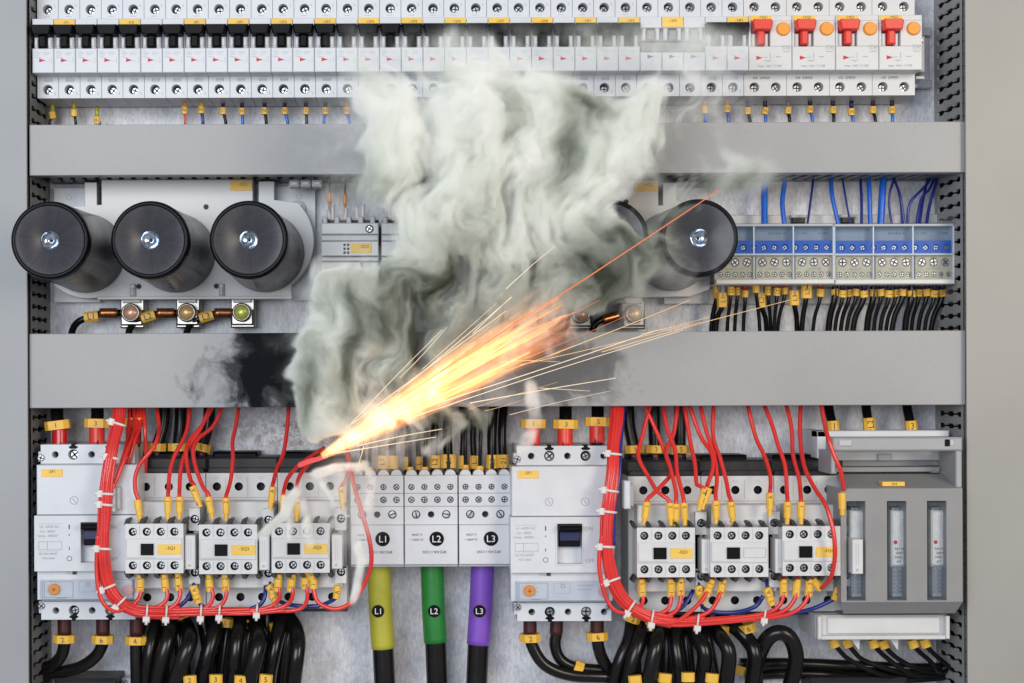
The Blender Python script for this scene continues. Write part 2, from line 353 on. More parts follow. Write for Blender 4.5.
    def sleeve(s, x, y, d, L, w, t, ang, mt, txt=None, size=None, free=True, trot=None, ink='ink'):
        """marker sleeve: rounded box, long axis at ang (0 = downwards), centred at x,y,d"""
        X, Y = U(x, y, d) if free else s.XY(x, y)
        ca, sa = math.cos(ang), math.sin(ang)
        def pt(u, v, e): return s.raw(X + u * ca + v * (-sa), Y + u * sa + v * ca, d + e)
        c = min(w, t) * 0.28
        prof = [(-w / 2 + c, t / 2), (w / 2 - c, t / 2), (w / 2, t / 2 - c), (w / 2, -t / 2 + c), (w / 2 - c, -t / 2), (-w / 2 + c, -t / 2), (-w / 2, -t / 2 + c), (-w / 2, t / 2 - c)]
        r0 = [pt(u, -L / 2, e) for u, e in prof]; r1 = [pt(u, L / 2, e) for u, e in prof]
        for i in range(8):
            j = (i + 1) % 8; s.face((r0[i], r0[j], r1[j], r1[i]), mt)
        s.face(r0[::-1], mt); s.face(r1, mt)
        if txt: s.text(txt, 0, 0, size or min(w, L) * 0.55, d + t / 2 + 0.15, ink, rot=ang + (trot if trot is not None else 0), wx=(X, Y))
    def build(s, name, parent=None, bevel=0.0, label=None, org=None, seg=2):
        sep = getattr(s, 'sep', None)
        if sep and parent is not None:
            s.sep = None
            if not s.v:
                for q in sep: q.build('terminal_screw', parent)
                return None
            o_ = s.build(name, parent, bevel, label, org, seg)
            for q in sep: q.build('terminal_screw', parent if parent.parent is None else parent)
            return o_
        me = bpy.data.meshes.new(name)
        if parent is not None: o = ORG[parent.name]
        else:
            if org is None:
                xs = [v.x for v in s.v]; ys = [v.y for v in s.v]; zs = [v.z for v in s.v]
                org = Vector(((min(xs) + max(xs)) / 2, max(ys), min(zs)))
            o = org
        me.from_pydata([tuple(v - o) for v in s.v], [], s.f)
        for mn in s.mats: me.materials.append(M[mn])
        me.polygons.foreach_set('material_index', s.mi); me.polygons.foreach_set('use_smooth', s.sm)
        me.update()
        ob = bpy.data.objects.new(name, me); C.objects.link(ob); ORG[ob.name] = o
        if parent is not None: ob.parent = parent
        else: ob.location = o
        if bevel > 0:
            md = ob.modifiers.new('Bevel', 'BEVEL'); md.width = bevel * S; md.segments = seg; md.limit_method = 'ANGLE'; md.angle_limit = math.radians(50); md.harden_normals = False
        if label: ob['label'] = label
        return ob
def tag(o, label, cat, group=None, kind=None):
    o['label'] = label; o['category'] = cat
    if group: o['group'] = group
    if kind: o['kind'] = kind
    return o
def struct(o, label=None):
    o['kind'] = 'structure'
    if label: o['label'] = label
    return o
def thing(name, label, cat, X, Y, d, group=None):
    o = bpy.data.objects.new(name, None); C.objects.link(o); o.location = W(X, Y, d); o.empty_display_size = 0.01
    ORG[o.name] = W(X, Y, d); tag(o, label, cat, group); return o
def dup(root, delta, label, group=None, skip=()):
    r = root.copy(); C.objects.link(r); r.location = root.location + delta; r['label'] = label; ORG[r.name] = ORG[root.name]
    if group: r['group'] = group
    for ch in list(root.children):
        if ch.name.split('.')[0] in skip: continue
        c = ch.copy(); C.objects.link(c); c.parent = r; ORG[c.name] = ORG[ch.name]
        for g in list(ch.children):
            q = g.copy(); C.objects.link(q); q.parent = c; ORG[q.name] = ORG[g.name]
    return r
# ================================================================== the setting
pl = MB(0); pl.v = []
def wbox(mb, X0, Y0, X1, Y1, d0, d1, mt):
    a = [mb.raw(X0, Y0, d0), mb.raw(X1, Y0, d0), mb.raw(X1, Y1, d0), mb.raw(X0, Y1, d0)]; b_ = [mb.raw(X0, Y0, d1), mb.raw(X1, Y0, d1), mb.raw(X1, Y1, d1), mb.raw(X0, Y1, d1)]
    for i in range(4):
        j = (i + 1) % 4; mb.face((a[i], a[j], b_[j], b_[i]), mt)
    mb.face(a[::-1], mt); mb.face(b_, mt)
wbox(pl, -120, -140, 1160, 860, -4, 0, 'galvanised')
struct(pl.build('mounting_plate'), 'galvanised steel mounting plate behind all the devices')
def side_frame(x0, x1, edge, label):
    m = MB(100, (edge, 375)); m.ref = 92; m.box(x0, -160, x1, 900, 89, 92, 'frame_paint_cool_lit' if edge < 500 else 'frame_paint_warm_lit')
    o = m.build('cabinet_frame', bevel=0.8); tag(o, label, 'cabinet frame')
side_frame(-260, 27.6, 27.6, 'plain grey painted cabinet upright running down the left edge')
side_frame(966.6, 1290, 966.6, 'plain grey cabinet upright down the right edge, warm light tinted into its paint')
# slotted duct walls (comb of fingers with knots)
def comb(mb, t0, t1, H, f, mt, pitch=12.5, off=0.0, lean=0.0):
    prof = [(0, 6.25), (10, 6.25), (10.01, 3.6), (26, 3.6), (29, 5.4), (34, 5.4), (37, 3.6), (52, 3.6), (55, 5.4), (60, 5.4), (63, 3.6), (H - 7, 3.6), (H - 6.9, 6.25), (H, 6.25)]
    t = t0 + off
    while t < t1:
        L = []; R_ = []
        for u, hw in prof:
            L.append((t - hw + lean * u, u)); R_.append((t + hw + lean * u, u))
        for i in range(len(prof) - 1):
            for n0 in (0, 2.2):
                mb.face([mb.raw(*f(L[i][0], L[i][1], n0)), mb.raw(*f(R_[i][0], R_[i][1], n0)), mb.raw(*f(R_[i + 1][0], R_[i + 1][1], n0)), mb.raw(*f(L[i + 1][0], L[i + 1][1], n0))], mt)
            for A in (L, R_):
                mb.face([mb.raw(*f(A[i][0], A[i][1], 0)), mb.raw(*f(A[i][0], A[i][1], 2.2)), mb.raw(*f(A[i + 1][0], A[i + 1][1], 2.2)), mb.raw(*f(A[i + 1][0], A[i + 1][1], 0))], mt)
        t += pitch
xl = XC + (30 - XC); xr = XC + (964.5 - XC)
def side_duct(xw, sgn, mt, label):
    m = MB(85)
    comb(m, -130, 850, 82, lambda t, u, n: (xw + sgn * n, t, u), mt, off=3)
    wbox(m, min(xw + sgn * 3, xw + sgn * 52), -130, max(xw + sgn * 3, xw + sgn * 52), 850, 0.5, 2.5, 'darkgrey')
    wbox(m, min(xw + sgn * 50, xw + sgn * 52), -130, max(xw + sgn * 50, xw + sgn * 52), 850, 2.5, 80, 'darkgrey')
    tag(m.build('slotted_duct'), label, 'cable duct')
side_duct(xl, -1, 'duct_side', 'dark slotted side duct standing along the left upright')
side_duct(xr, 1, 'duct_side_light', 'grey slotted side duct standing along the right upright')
random.seed(3)
for k in range(14):   # wires lying inside the two side ducts
    side = k % 2; x0 = (xl - 14 - random.random() * 24) if side == 0 else (xr + 14 + random.random() * 24); dd = 20 + random.random() * 45
    m = MB(85); col = ['red_boot', 'black_wire', 'brown_sleeve', 'black_wire', 'red_boot', 'brown_sleeve', 'black_wire'][k // 2] if side == 0 else ['black_wire', 'blue_wire', 'black_wire', 'navy_wire', 'black_wire', 'black_wire', 'blue_wire'][k // 2]
    P = []
    for j in range(12):
        P.append(Vector((x0 + random.uniform(-5, 5), -120 + j * 88, dd + random.uniform(-6, 6))))
    m.tube([(p.x, p.y, p.z) for p in P], 3.2, col, n=8, step=20, free=False)
    nm = {'red_boot': 'dark red', 'black_wire': 'black', 'brown_sleeve': 'brown', 'blue_wire': 'blue', 'navy_wire': 'navy'}[col]
    tag(m.build('duct_wire'), f"{nm} wire glimpsed through the slots of the {'left' if side == 0 else 'right'} side duct", 'wire', 'wires inside the side ducts')
def hduct(y0, y1, cm, label, shade):
    X0, X1 = 29.2, 965.6
    root = thing('cable_duct', label, 'cable duct', 497, y1, 0)
    m = MB(85, (415, (y0 + y1) / 2)); m.box(X0, y0, X1, y1, 80, 85, cm, ch=0.6); m.box(X0 + .6, y0, X1 - .6, y0 + 1.5, 70, 80, cm); m.box(X0 + .6, y1 - 1.5, X1 - .6, y1, 70, 80, cm)
    m.build('cover', root)
    m = MB(85, (415, (y0 + y1) / 2)); ya = m.XY(0, y0 + 2)[1]; yb = m.XY(0, y1 - 2)[1]
    comb(m, 40, 960, 80, lambda t, u, n: (t, yb - n, u), shade, lean=0.12)
    comb(m, 40, 960, 80, lambda t, u, n: (t, ya + n, u), shade)
    wbox(m, 34, ya, 961, yb, 0.6, 2.2, shade)
    m.build('slotted_base', root)
hduct(123.4, 174.2, 'cover_plain', 'grey cable duct with smooth lid under the top breaker row', 'duct_side')
hduct(332.4, 406.8, 'cover_sooty', 'wide grey cable duct with sooty burns across the middle', 'duct_side')
# DIN rail of the top row
m = MB(10, (415, 60))
m.box(20, 35, 931, 85, 2, 5, 'steel'); m.box(20, 30, 931, 38, 5, 12, 'steel'); m.box(20, 82, 931, 90, 5, 12, 'steel')
tag(m.build('din_rail', bevel=0.5), 'bright steel mounting rail poking out right of the top row', 'mounting rail')
m = MB(50, (920, 60)); m.box(915, 36, 925, 72, 8, 50, 'lightgrey', ch=1); m.box(916, 76, 924.5, 79, 8, 50, 'offwhite'); m.screw(920, 41, 3.4, 52, mt='nickel')
tag(m.build('end_stop', bevel=0.5), 'small grey end stop with screw, right of the last breaker', 'end stop')

# ================================================================== top breaker row
RC = (415, 60)
P58, P80 = 21.41, 21.72
def tiers(mb, xa, w, holes, mt, marks=True):
    g = 0.22
    for (ya, yb, yh0, yh1, hy) in ((-14, 24, 1.0, 16.0, 8.2), (66, 97, 79.5, 96.9, 88.4)):
        mb.skirt(xa + g, ya, xa + w - g, yb, 8, 58, mt, 58)
        mb.rect(xa + g, ya, xa + w - g, yh0, 58, mt, 58)
        mb.row(xa + g, xa + w - g, yh0, yh1, 58, [(h, hy, 4.9) for h in holes], 9, mt, 'lightgrey', 58)
        if yh1 < yb: mb.rect(xa + g, yh1, xa + w - g, yb, 58, mt, 58)
def mcb_body(x, xt, red=True, lines=True):
    b_ = MB(80, RC); tiers(b_, xt, P58, [xt + 10.6], 'white'); g = 0.2
    b_.box(x + g, 17.4, x + P80 - g, 24.6, 40, 80, 'white', ch=0.5)
    b_.box(x + g, 24.6, x + P80 - g, 47, 40, 69, 'white')
    b_.box(x + g, 47, x + P80 - g, 71.6, 40, 80, 'white', ch=0.7)
    for a in (2.0, 15.4):
        b_.box(x + a, 35.5, x + a + 4.3, 47.4, 69, 79, 'white', ch=1.4)
        b_.box(x + a + 0.6, 37.5, x + a + 3.7, 45, 79, 79.9, 'offwhite', ch=0.5)
    b_.face([b_.p(x + 7.3, 57.2, 80.25), b_.p(x + 7.3, 61.0, 80.25), b_.p(x + 13.4, 59.1, 80.25)], 'red_ink' if red else 'blue_ink')
    b_.line(x + 2.5, 55.6, x + 9, 56.8, 0.35, 80.2); b_.line(x + 12, 59.3, x + 18, 60.4, 0.3, 80.2, 'pale_ink'); b_.line(x + 19.4, 56, x + 19.4, 62, 0.35, 80.2, 'pale_ink')
    for k in range(4): b_.line(x + 2.5, 50 + k * 1.3, x + 6 + (k * 7 % 4), 50 + k * 1.3, 0.35, 80.2, 'pale_ink')
    for k in range(3): b_.line(x + 11 , 51 + k * 1.2, x + 18.5 - k, 51 + k * 1.2, 0.3, 80.2, 'pale_ink')
    b_.frame(xt + 8, 77.6, xt + 15, 80.3, 0.45, 58.2, 'grey_ink', 58); b_.line(xt + 8, 79, xt + 15, 79, 0.5, 58.2, 'grey_ink', 58)
    b_.line(xt + 17.5, 91, xt + 18.5, 94, 0.4, 58.2, 'grey_ink', 58); b_.line(xt + 17.2, 3.4, xt + 18.2, 6, 0.4, 58.2, 'grey_ink', 58)
    b_.line(xt + 7, 15.2, xt + 13, 15.2, 0.5, 58.2, 'pale_ink', 58)
    return b_
x0n, x0t = 32.0, 37.2
root = thing('circuit_breaker', '', 'circuit breaker', 42, 97, 8)
GRP = 'single-pole breakers with black levers in the top row'
root['group'] = GRP
mcb_body(x0n, x0t).build('housing', root, bevel=0.35)
m = MB(80, RC)
m.prism([(x0n + 0.3, 24.9), (x0n + 21.2, 24.9), (x0n + 20.4, 31), (x0n + 19.2, 34.8), (x0n + 2.6, 34.8), (x0n + 1.2, 31)], 72, 89, 'black', ch=1.5)
m.box(x0n + 6.9, 34.2, x0n + 14.9, 47, 69.5, 83, 'black', ch=1.6)
m.build('lever', root)
for (hy, rt) in ((8.2, 0.9), (88.4, 2.2)):
    m = MB(58, RC); m.screw(x0t + 10.6 + 0.6, hy + 0.5, 3.7, 52.5, rt); m.build('terminal_screw', root)
TAGS = {1: '-1F1', 4: '-1F2', 7: '-2F1', 9: '-12F1', 11: '-12F2', 13: '-12F3', 15: '-12F4', 17: '-12F5', 19: '-12F6', 21: '-12F7', 23: '-12F8', 25: '-13F1', 27: '-13F2', 32: '-14F1'}
def flag(parent, x, w, txt, mt='yellow_label', y=(17.9, 24.2)):
    m = MB(80, RC); m.box(x + 0.6, y[0], x + w - 0.6, y[1], 79.6, 80.7, mt, ch=0.2); m.text(txt, x + w * 0.56, y[0] + 3.6, 2.6, 80.95, 'ink'); m.build('marking_label', parent)
step = P80 * sc(80) * S
for i in range(33):
    if i in (28, 29, 30): continue
    if i == 0: r = root
    else:
        r = dup(root, Vector((i * step, 0, 0)), '', GRP, skip=('marking_label', 'terminal_screw'))
        for hy in (8.2, 88.4):
            m = MB(58, RC); m.screw(x0t + 11.2 + random.uniform(-.4, .4), hy + 0.5 + random.uniform(-.4, .4), 3.6 + random.uniform(-.2, .2), 52.5 + random.uniform(-2, .6), random.uniform(0, 1.6)); m.build('terminal_screw', r)
    if i in TAGS:
        m = MB(80, RC); flag(r, x0n, P80, TAGS[i])
        r['label'] = f"white breaker tagged {TAGS[i]} on yellow, {od(i + 1)} pole from the left in the top row"
    else: r['label'] = f"white breaker without a yellow tag, {od(i + 1)} pole from the left in the top row"
    if i == 0: root_mcb = r
# three pole breaker, levers down
xa = x0n + 28 * P80; xt = x0t + 28 * P58
r = thing('three_pole_breaker', 'three-pole breaker with levers down and yellow -13F3 tag, in the top row', 'circuit breaker', 415 + (xa + 32 - 415), 97, 8)
for k in range(3):
    b_ = MB(80, RC); x = xa + k * P80; g = 0.2; xx = xt + k * P58
    tiers(b_, xx, P58, [xx + 10.6], 'white')
    b_.box(x + g, 17.4, x + P80 - g, 28.6, 40, 80, 'white', ch=0.5); b_.box(x + g, 28.6, x + P80 - g, 53, 40, 68, 'white'); b_.box(x + g, 53, x + P80 - g, 71.6, 40, 80, 'white', ch=0.6)
    for a in (2.0, 15.4): b_.box(x + a, 28.4, x + a + 4.3, 41, 68, 79, 'white', ch=1.4)
    b_.face([b_.p(x + 7.3, 55.6, 80.25), b_.p(x + 7.3, 59.4, 80.25), b_.p(x + 13.4, 57.5, 80.25)], 'blue_ink')
    b_.line(x + 14, 57.5, x + 18, 58, 0.35, 80.2)
    b_.build('pole_housing', r, bevel=0.35)
    for (hy, rt) in ((8.2, 0.4), (88.4, 1.2)):
        m = MB(58, RC); m.screw(xx + 11.2, hy + 0.5, 3.7, 52.5, rt); m.build('terminal_screw', r)
m = MB(80, RC)
m.box(xa + 1, 41.5, xa + 3 * P80 - 1, 52.6, 68, 76, 'fusegrey', ch=1.2)
for k in range(3): m.box(xa + k * P80 + 6.9, 31, xa + k * P80 + 14.9, 42, 68.5, 82, 'fusegrey', ch=1.4)
m.build('lever', r); m = MB(80, RC); m.box(xa + P80 + 0.6, 17.9, xa + 2 * P80 - 0.4, 28, 79.6, 80.8, 'yellow_label', ch=0.2); m.text('-13F3', xa + 1.5 * P80, 21.8, 2.6, 81, 'ink'); m.build('marking_label', r)
# residual current breakers
xq, xqt = x0n + 33 * P80, x0t + 33 * P58
Q = thing('residual_current_breaker', '', 'circuit breaker', xq + 20, 97, 8, 'double-width breakers with red levers')
def rcbo_body():
    b_ = MB(80, RC); w, wt = 2 * P80 - 0.1, 2 * P58; x = xq
    tiers(b_, xqt, wt, [xqt + 10.6, xqt + 32], 'white_warm')
    b_.box(x + .2, 16.6, x + w - .2, 71.6, 40, 70, 'white_warm')
    b_.box(x + .2, 16.6, x + w - .2, 22.2, 70, 80, 'white_warm', ch=0.5)
    b_.box(x + .2, 22.2, x + 2.2, 47.6, 70, 80, 'white_warm'); b_.box(x + 21.6, 22.2, x + w - .2, 47.6, 70, 80, 'white_warm', ch=0.4)
    b_.box(x + .2, 47.6, x + w - .2, 71.6, 70, 80, 'white_warm', ch=0.7)
    for a in (3.2, 15.6): b_.box(x + a, 34.5, x + a + 4.2, 47.8, 70, 79, 'white_warm', ch=1.4)
    b_.face([b_.p(x + 7.6, 57, 80.25), b_.p(x + 7.6, 61.2, 80.25), b_.p(x + 14, 59.1, 80.25)], 'red_ink')
    b_.line(x + 14, 58.6, x + 19, 58.6, 0.35, 80.2); b_.line(x + 21.5, 54, x + 21.5, 60, 0.4, 80.2); b_.line(x + 27, 58, x + 32, 58.3, 0.6, 80.2)
    for k in range(5): b_.line(x + 15 + k, 61.5 + k * 0.5, x + 23 - k, 61.5 + k * 0.5, 0.3, 80.2, 'pale_ink')
    b_.text('max. 16A / C100', x + 21, 67.2, 2.5, 80.25, 'grey_ink'); b_.text('C16', x + 37.5, 48.9, 2.6, 80.25, 'grey_ink'); b_.frame(x + 33.5, 46.6, x + 41.5, 51, 0.3, 80.2, 'pale_ink')
    b_.line(x + 34, 53, x + 41, 53, 0.5, 80.2, 'grey_ink')
    b_.text('-OE  239929', xqt + 17, 79.2, 2.5, 58.25, 'ink', ref=58)
    return b_
rcbo_body().build('housing', Q, bevel=0.35)
m = MB(80, RC); m.prism([(xq + 1.6, 24.2), (xq + 3.4, 22.2), (xq + 20.6, 22.2), (xq + 22.4, 24.2), (xq + 20.6, 32.8), (xq + 3.4, 32.8)], 72, 90, 'red', ch=1.5); m.box(xq + 8.1, 32, xq + 15.4, 46.4, 70, 84, 'red', ch=1.4); m.build('lever', Q)
m = MB(80, RC); m.lathe(xq + 34.4, 30.4, [(7.0, 79), (7.0, 80.2), (6.4, 82.4, 'orange'), (5.8, 83), (0, 83)], 'orange', n=24, smooth=False); m.build('test_button', Q)
for hx in (10.6, 32):
    for (hy, rt) in ((8.2, 0.9), (88.4, 2.0)):
        m = MB(58, RC); m.screw(xqt + hx + .6, hy + .5, 3.7, 52.5, rt + hx); m.build('terminal_screw', Q)
step2 = (2 * P80) * sc(80) * S
for i, t in enumerate(('-13Q1', '-13Q2', '-14Q1', '-14Q2')):
    r = Q if i == 0 else dup(Q, Vector((i * step2, 0, 0)), '', 'double-width breakers with red levers', skip=('marking_label',))
    m = MB(80, RC); m.box(xq + 1.6, 16.9, xq + 22.6, 21.9, 79.6, 80.8, 'yellow_label', ch=0.2); m.text(t, xq + 14, 18.9, 2.6, 81.0, 'ink'); m.build('marking_label', r)
    r['label'] = f"double-width breaker with red lever and orange button, tagged {t} on yellow"

# ------------------------------------------------------------------ wires under the top row
def wire(name, label, cat, group, pts, r, mt, tags=(), ferr=None, n=10, parts=()):
    """pts photo pixels + depth; tags: (x,y,d,L,w,t,ang,text[,size])"""
    m = MB(85); m.tube(pts, r, mt, n=n)
    px = pts[0]; X, Y = U(*pts[-1]); root = thing(name, label, cat, X, Y, 0.0, group) if (tags or ferr or parts) else None
    if root is None:
        o = m.build(name); tag(o, label, cat, group); return o
    m.build('core' if False else 'insulation', root)
    for t in tags:
        q = MB(85); q.sleeve(*t[:7], 'yellow', t[7] if len(t) > 7 else None, t[8] if len(t) > 8 else None, trot=t[9] if len(t) > 9 else 0.0); q.build('marker_sleeve', root)
    for (fp, fr, fm) in (ferr or []):
        q = MB(85); q.tube(fp, fr, fm, n=10); q.build('ferrule', root)
    return root
TW = [(52.5, 'olive', 115.5, 'black_wire', 'black', -0.15, ''), (74, 'olive', 113, 'black_wire', 'black', 0, ''), (97, 'olive', 120.5, 'black_wire', 'black', 0, 'B'),
      (184.5, 'orange', 110.5, 'red_wire', 'red', 0.05, 'N'), (201.3, 'yellow', 110, 'navy_wire', 'dark blue', 0, 'N'), (223, 'ferrule_blue', 111, 'black_wire', 'black', 0, 'L'), (242, 'ferrule_blue', 111.5, 'blue_wire', 'blue', 0, 'N'),
      (264.6, 'ferrule_blue', 111, 'black_wire', 'black', 0, 'N'), (284.8, 'ferrule_blue', 111, 'blue_wire', 'blue', 0, 'N'), (306, 'ferrule_blue', 111, 'black_wire', 'black', 0.08, '2'), (325.5, 'ferrule_blue', 111, 'blue_wire', 'blue', -0.1, 'N'), (347, 'orange', 111, 'blue_wire', 'blue', 0, 'N'),
      (704.5, 'orange', 110, 'blue_wire', 'blue', 0, ''), (727, 'orange', 109, 'blue_wire', 'blue', 0, 'N'), (747.5, 'ferrule_blue', 111, 'black_wire', 'black', 0, 'C'), (765, 'ferrule_blue', 111, 'blue_wire', 'blue', 0.25, 'N'), (788, 'ferrule_grey', 110.5, 'black_wire', 'black', 0.1, '2'), (810, 'ferrule_blue', 109.5, 'blue_wire', 'blue', 0, 'N'),
      (833, 'ferrule_blue', 110, 'black_wire', 'black', 0, '2'), (851.4, 'ferrule_blue', 112, 'blue_wire', 'blue', 0, 'N'), (873, 'ferrule_blue', 110, 'black_wire', 'black', 0.1, '2'), (892, 'ferrule_blue', 110, 'blue_wire', 'blue', 0, 'N')]
for i, (x, fm, ty, wm, cn, lean, tx) in enumerate(TW):
    n_ = od(i + 1) if i < 12 else od(len(TW) - i)
    side = 'left' if i < 12 else 'right'
    wire('tagged_wire', f"short {cn} wire with yellow tag below the top breakers, {n_} from the {side}", 'wire', 'tagged wires under the top breaker row',
         [(x, ty - 14, 26), (x, ty, 26), (x + 3.5 * (0.5 if lean >= 0 else -0.5) + (i % 3 - 1), 122, 24), (x + (i % 3 - 1) * 2, 150, 30)], 1.7 if i > 3 else 1.4, wm,
         tags=[(x, ty, 26, 7.2, 6.6, 5, lean, tx or None, 3.2)], ferr=[([(x, ty - 13, 26), (x, ty - 3, 26)], 2.2, fm)])

# ================================================================== capacitor banks of the second row
def capacitor(parent_label, X, Y, label, group):
    r = thing('capacitor', label, 'capacitor', X, Y, 34, group)
    m = MB(85)
    m.lathe(0, 0, [(40.8, 34), (40.8, 44), (40.2, 48), (38.0, 120), (36.4, 182), (36.6, 183)], 'cap_body', n=96, wx=(X, Y)); m.build('can', r)
    m = MB(85)
    m.lathe(0, 0, [(36.6, 178), (36.7, 185), (36.2, 188.6), (35.0, 190.3), (33.4, 190.6), (32.0, 189.8)], 'cap_rim', n=96, wx=(X, Y)); m.build('rim', r)
    m = MB(85)
    m.lathe(0, 0, [(32.1, 189.7), (31.2, 189.3), (9.2, 189.2), (8.4, 188.0)], 'cap_face', n=96, wx=(X, Y))
    o = m.build('end_disc', None, org=W(X, Y, 189.5)); o.parent = r; o.location = W(X, Y, 189.5) - ORG[r.name]
    m = MB(85); m.lathe(0, 0, [(8.5, 188.2), (6.5, 185.5), (3.5, 184), (1.2, 183.7), (1.1, 182, 'hole'), (0, 182, 'hole')], 'glass_dot', n=32, wx=(X, Y)); m.build('dimple', r)
    return r
YB = 248.4
def ring_pts(cx, cy, r, a0, a1, n=24): return [(cx + r * math.cos(a0 + (a1 - a0) * i / n), cy + r * math.sin(a0 + (a1 - a0) * i / n)) for i in range(n + 1)]
BC = (180, 240)
L = thing('capacitor_holder', 'wide white mounting base tagged -1C1 holding the three left capacitors', 'capacitor holder', 180, 300, 2)
m = MB(36, BC)
m.prism([(101.5, 179), (252.5, 179), (252.5, 204), (262, 204), (270, 183), (270, 300)] if False else [(101.5, 179.5), (253, 179.5), (253, 205), (259.5, 205), (259.5, 181.5), (274.5, 181.5), (274.5, 200)] + ring_pts(260, 241, 54, -0.78, 0.95, 20) + [(291, 297.5), (96, 297.5)] + ring_pts(88, 246, 52, 1.45, 2.3, 8) + [(54, 283), (54, 206), (84.5, 206), (84.5, 182), (96, 182), (96, 204.5), (101.5, 204.5)], 12, 36, 'white_warm', ch=0.8)
m.build('base_plate', L, bevel=0.0)
m = MB(12, BC); m.box(262, 186.5, 315.5, 301, 2, 12, 'white'); m.build('back_plate', L, bevel=0.5); m = MB(12, BC); m.box(54, 187.5, 100, 302, 2, 12, 'white'); m.disc(69, 197, 3, 12.2, 'pale_ink', r0=2.4); m.disc(299, 197, 3, 12.2, 'pale_ink', r0=2.4)
m.build('back_plate', L, bevel=0.5)
m = MB(15, BC); m.cyl(298, 209, 8.5, 12, 15, 'lightgrey'); m.cyl(298, 209, 5.5, 15, 18, 'steel', n=6); m.build('bolt', L)
m = MB(36, BC); m.box(230.5, 181, 252.5, 191, 35.8, 37, 'yellow_label', ch=0.2); m.text('-1C1', 243, 184.6, 3.4, 37.2, 'ink'); m.build('marking_label', L)
m = MB(36, BC)
for (x, y) in ((206.2, 207), (138.7, 286.3), (216.3, 286.3)): m.disc(x, y, 2.6, 36.3, 'hole'); m.disc(x, y, 3.3, 36.2, 'lightgrey')
for x in (133.2, 221.8): m.box(x - 2.6, 284, x + 2.6, 297, 36, 42, 'white_warm', ch=1.2); m.box(x - 1.6, 288, x + 1.6, 296, 42, 43, 'lightgrey', ch=0.6)
m.box(98, 296.5, 292, 299.5, 20, 40, 'white_warm', ch=0.5); m.build('locating_ribs', L)
def lug(parent, x, y, c, disc_m):
    m = MB(34, c)
    m.box(x - 12, y - 15, x + 12, y + 15, 4, 26, 'nickel', ch=1.2); m.box(x - 9, y - 17, x + 9, y - 10, 10, 30, 'porcelain', ch=1); m.box(x - 11, y - 3, x + 11, y + 12.5, 26, 31, 'nickel', ch=1.5)
    m.lathe(x, y, [(9.8, 30), (9.8, 36), (8.6, 37.5), (7.4, 37.3), (7.2, 36)], 'nickel', n=32)
    m.build('terminal_clamp', parent)
    m = MB(34, c); m.lathe(x, y, [(7.3, 35.8), (6.6, 37.4), (0, 37.6)], disc_m, n=24)
    for a in (0.3, 1.5, 2.7, 4.2): m.line(x + 3.6 * math.cos(a), y + 3.6 * math.sin(a), x + 5.4 * math.cos(a), y + 5.4 * math.sin(a), 0.9, 37.9, 'grey_ink')
    m.build('terminal_cap', parent)
for x, dm in ((130.6, 'brass_pink'), (186.6, 'brass_orange'), (241.5, 'brass_green')): lug(L, x, 312.6, BC, dm)
capn = ['first', 'second', 'third']
for i, X in enumerate((75.7, 168.8, 260.6)):
    capacitor(None, X, YB, f"big black round capacitor in the left bank, {['leftmost', 'middle one', 'rightmost'][i]}", 'three capacitors of the left bank')
# right bank, mirrored, mostly in smoke
BR = (600, 240)
Rr = thing('capacitor_holder', 'white mounting base tagged -1C2 holding the right capacitors, half hidden in smoke', 'capacitor holder', 590, 300, 2)
def mir(x): return 912 - x * 1.0   # mirrored about the middle between both banks (photo px at plate depth)
m = MB(36, BR)
xm = lambda x: 763.8 - x
pts = [(101.5, 181), (106, 181), (106, 179), (252.5, 179), (252.5, 206)]
m.prism([(469, 186), (500, 182), (658.5, 180.5), (658.5, 205.5), (664, 205.5), (664, 183), (677, 183), (677, 200), (711.5, 214), (711.5, 283)] + [(709, 290), (690, 297), (470, 299), (452, 270), (452, 215)], 12, 36, 'white_warm', ch=0.8); m.build('base_plate', Rr)
m = MB(12, BR); m.box(448, 188, 480, 302, 2, 12, 'white'); m.build('back_plate', Rr, bevel=0.5); m = MB(12, BR); m.box(664, 188, 708.5, 304, 2, 12, 'white'); m.disc(694, 198, 3, 12.2, 'pale_ink', r0=2.4); m.build('back_plate', Rr, bevel=0.5)
m = MB(36, BR); m.box(634.5, 181.3, 657.5, 191.3, 35.8, 37, 'yellow_label', ch=0.2); m.text('-1C2', 648, 184.8, 3.4, 37.2, 'ink'); m.build('marking_label', Rr)
m = MB(36, BR)
for (x, y) in ((622.5, 288), (548, 288), (626, 202)): m.disc(x, y, 2.6, 36.3, 'hole'); m.disc(x, y, 3.3, 36.2, 'lightgrey')
for x in (628, 543): m.box(x - 2.6, 285, x + 2.6, 298, 36, 42, 'lightgrey', ch=1.2)
m.build('locating_ribs', Rr)
for x, dm in ((527, 'brass_green'), (580.5, 'brass_pink'), (634, 'brass_orange')): lug(Rr, x, 314, BR, dm)
for i, X in enumerate((None, 597.0, 680.0)):
    if X is None: continue
    capacitor(None, X, YB, f"big black round capacitor in the right bank, {['', 'left one, veiled by smoke', 'rightmost, beside the blue terminals'][i]}", 'capacitors of the right bank')
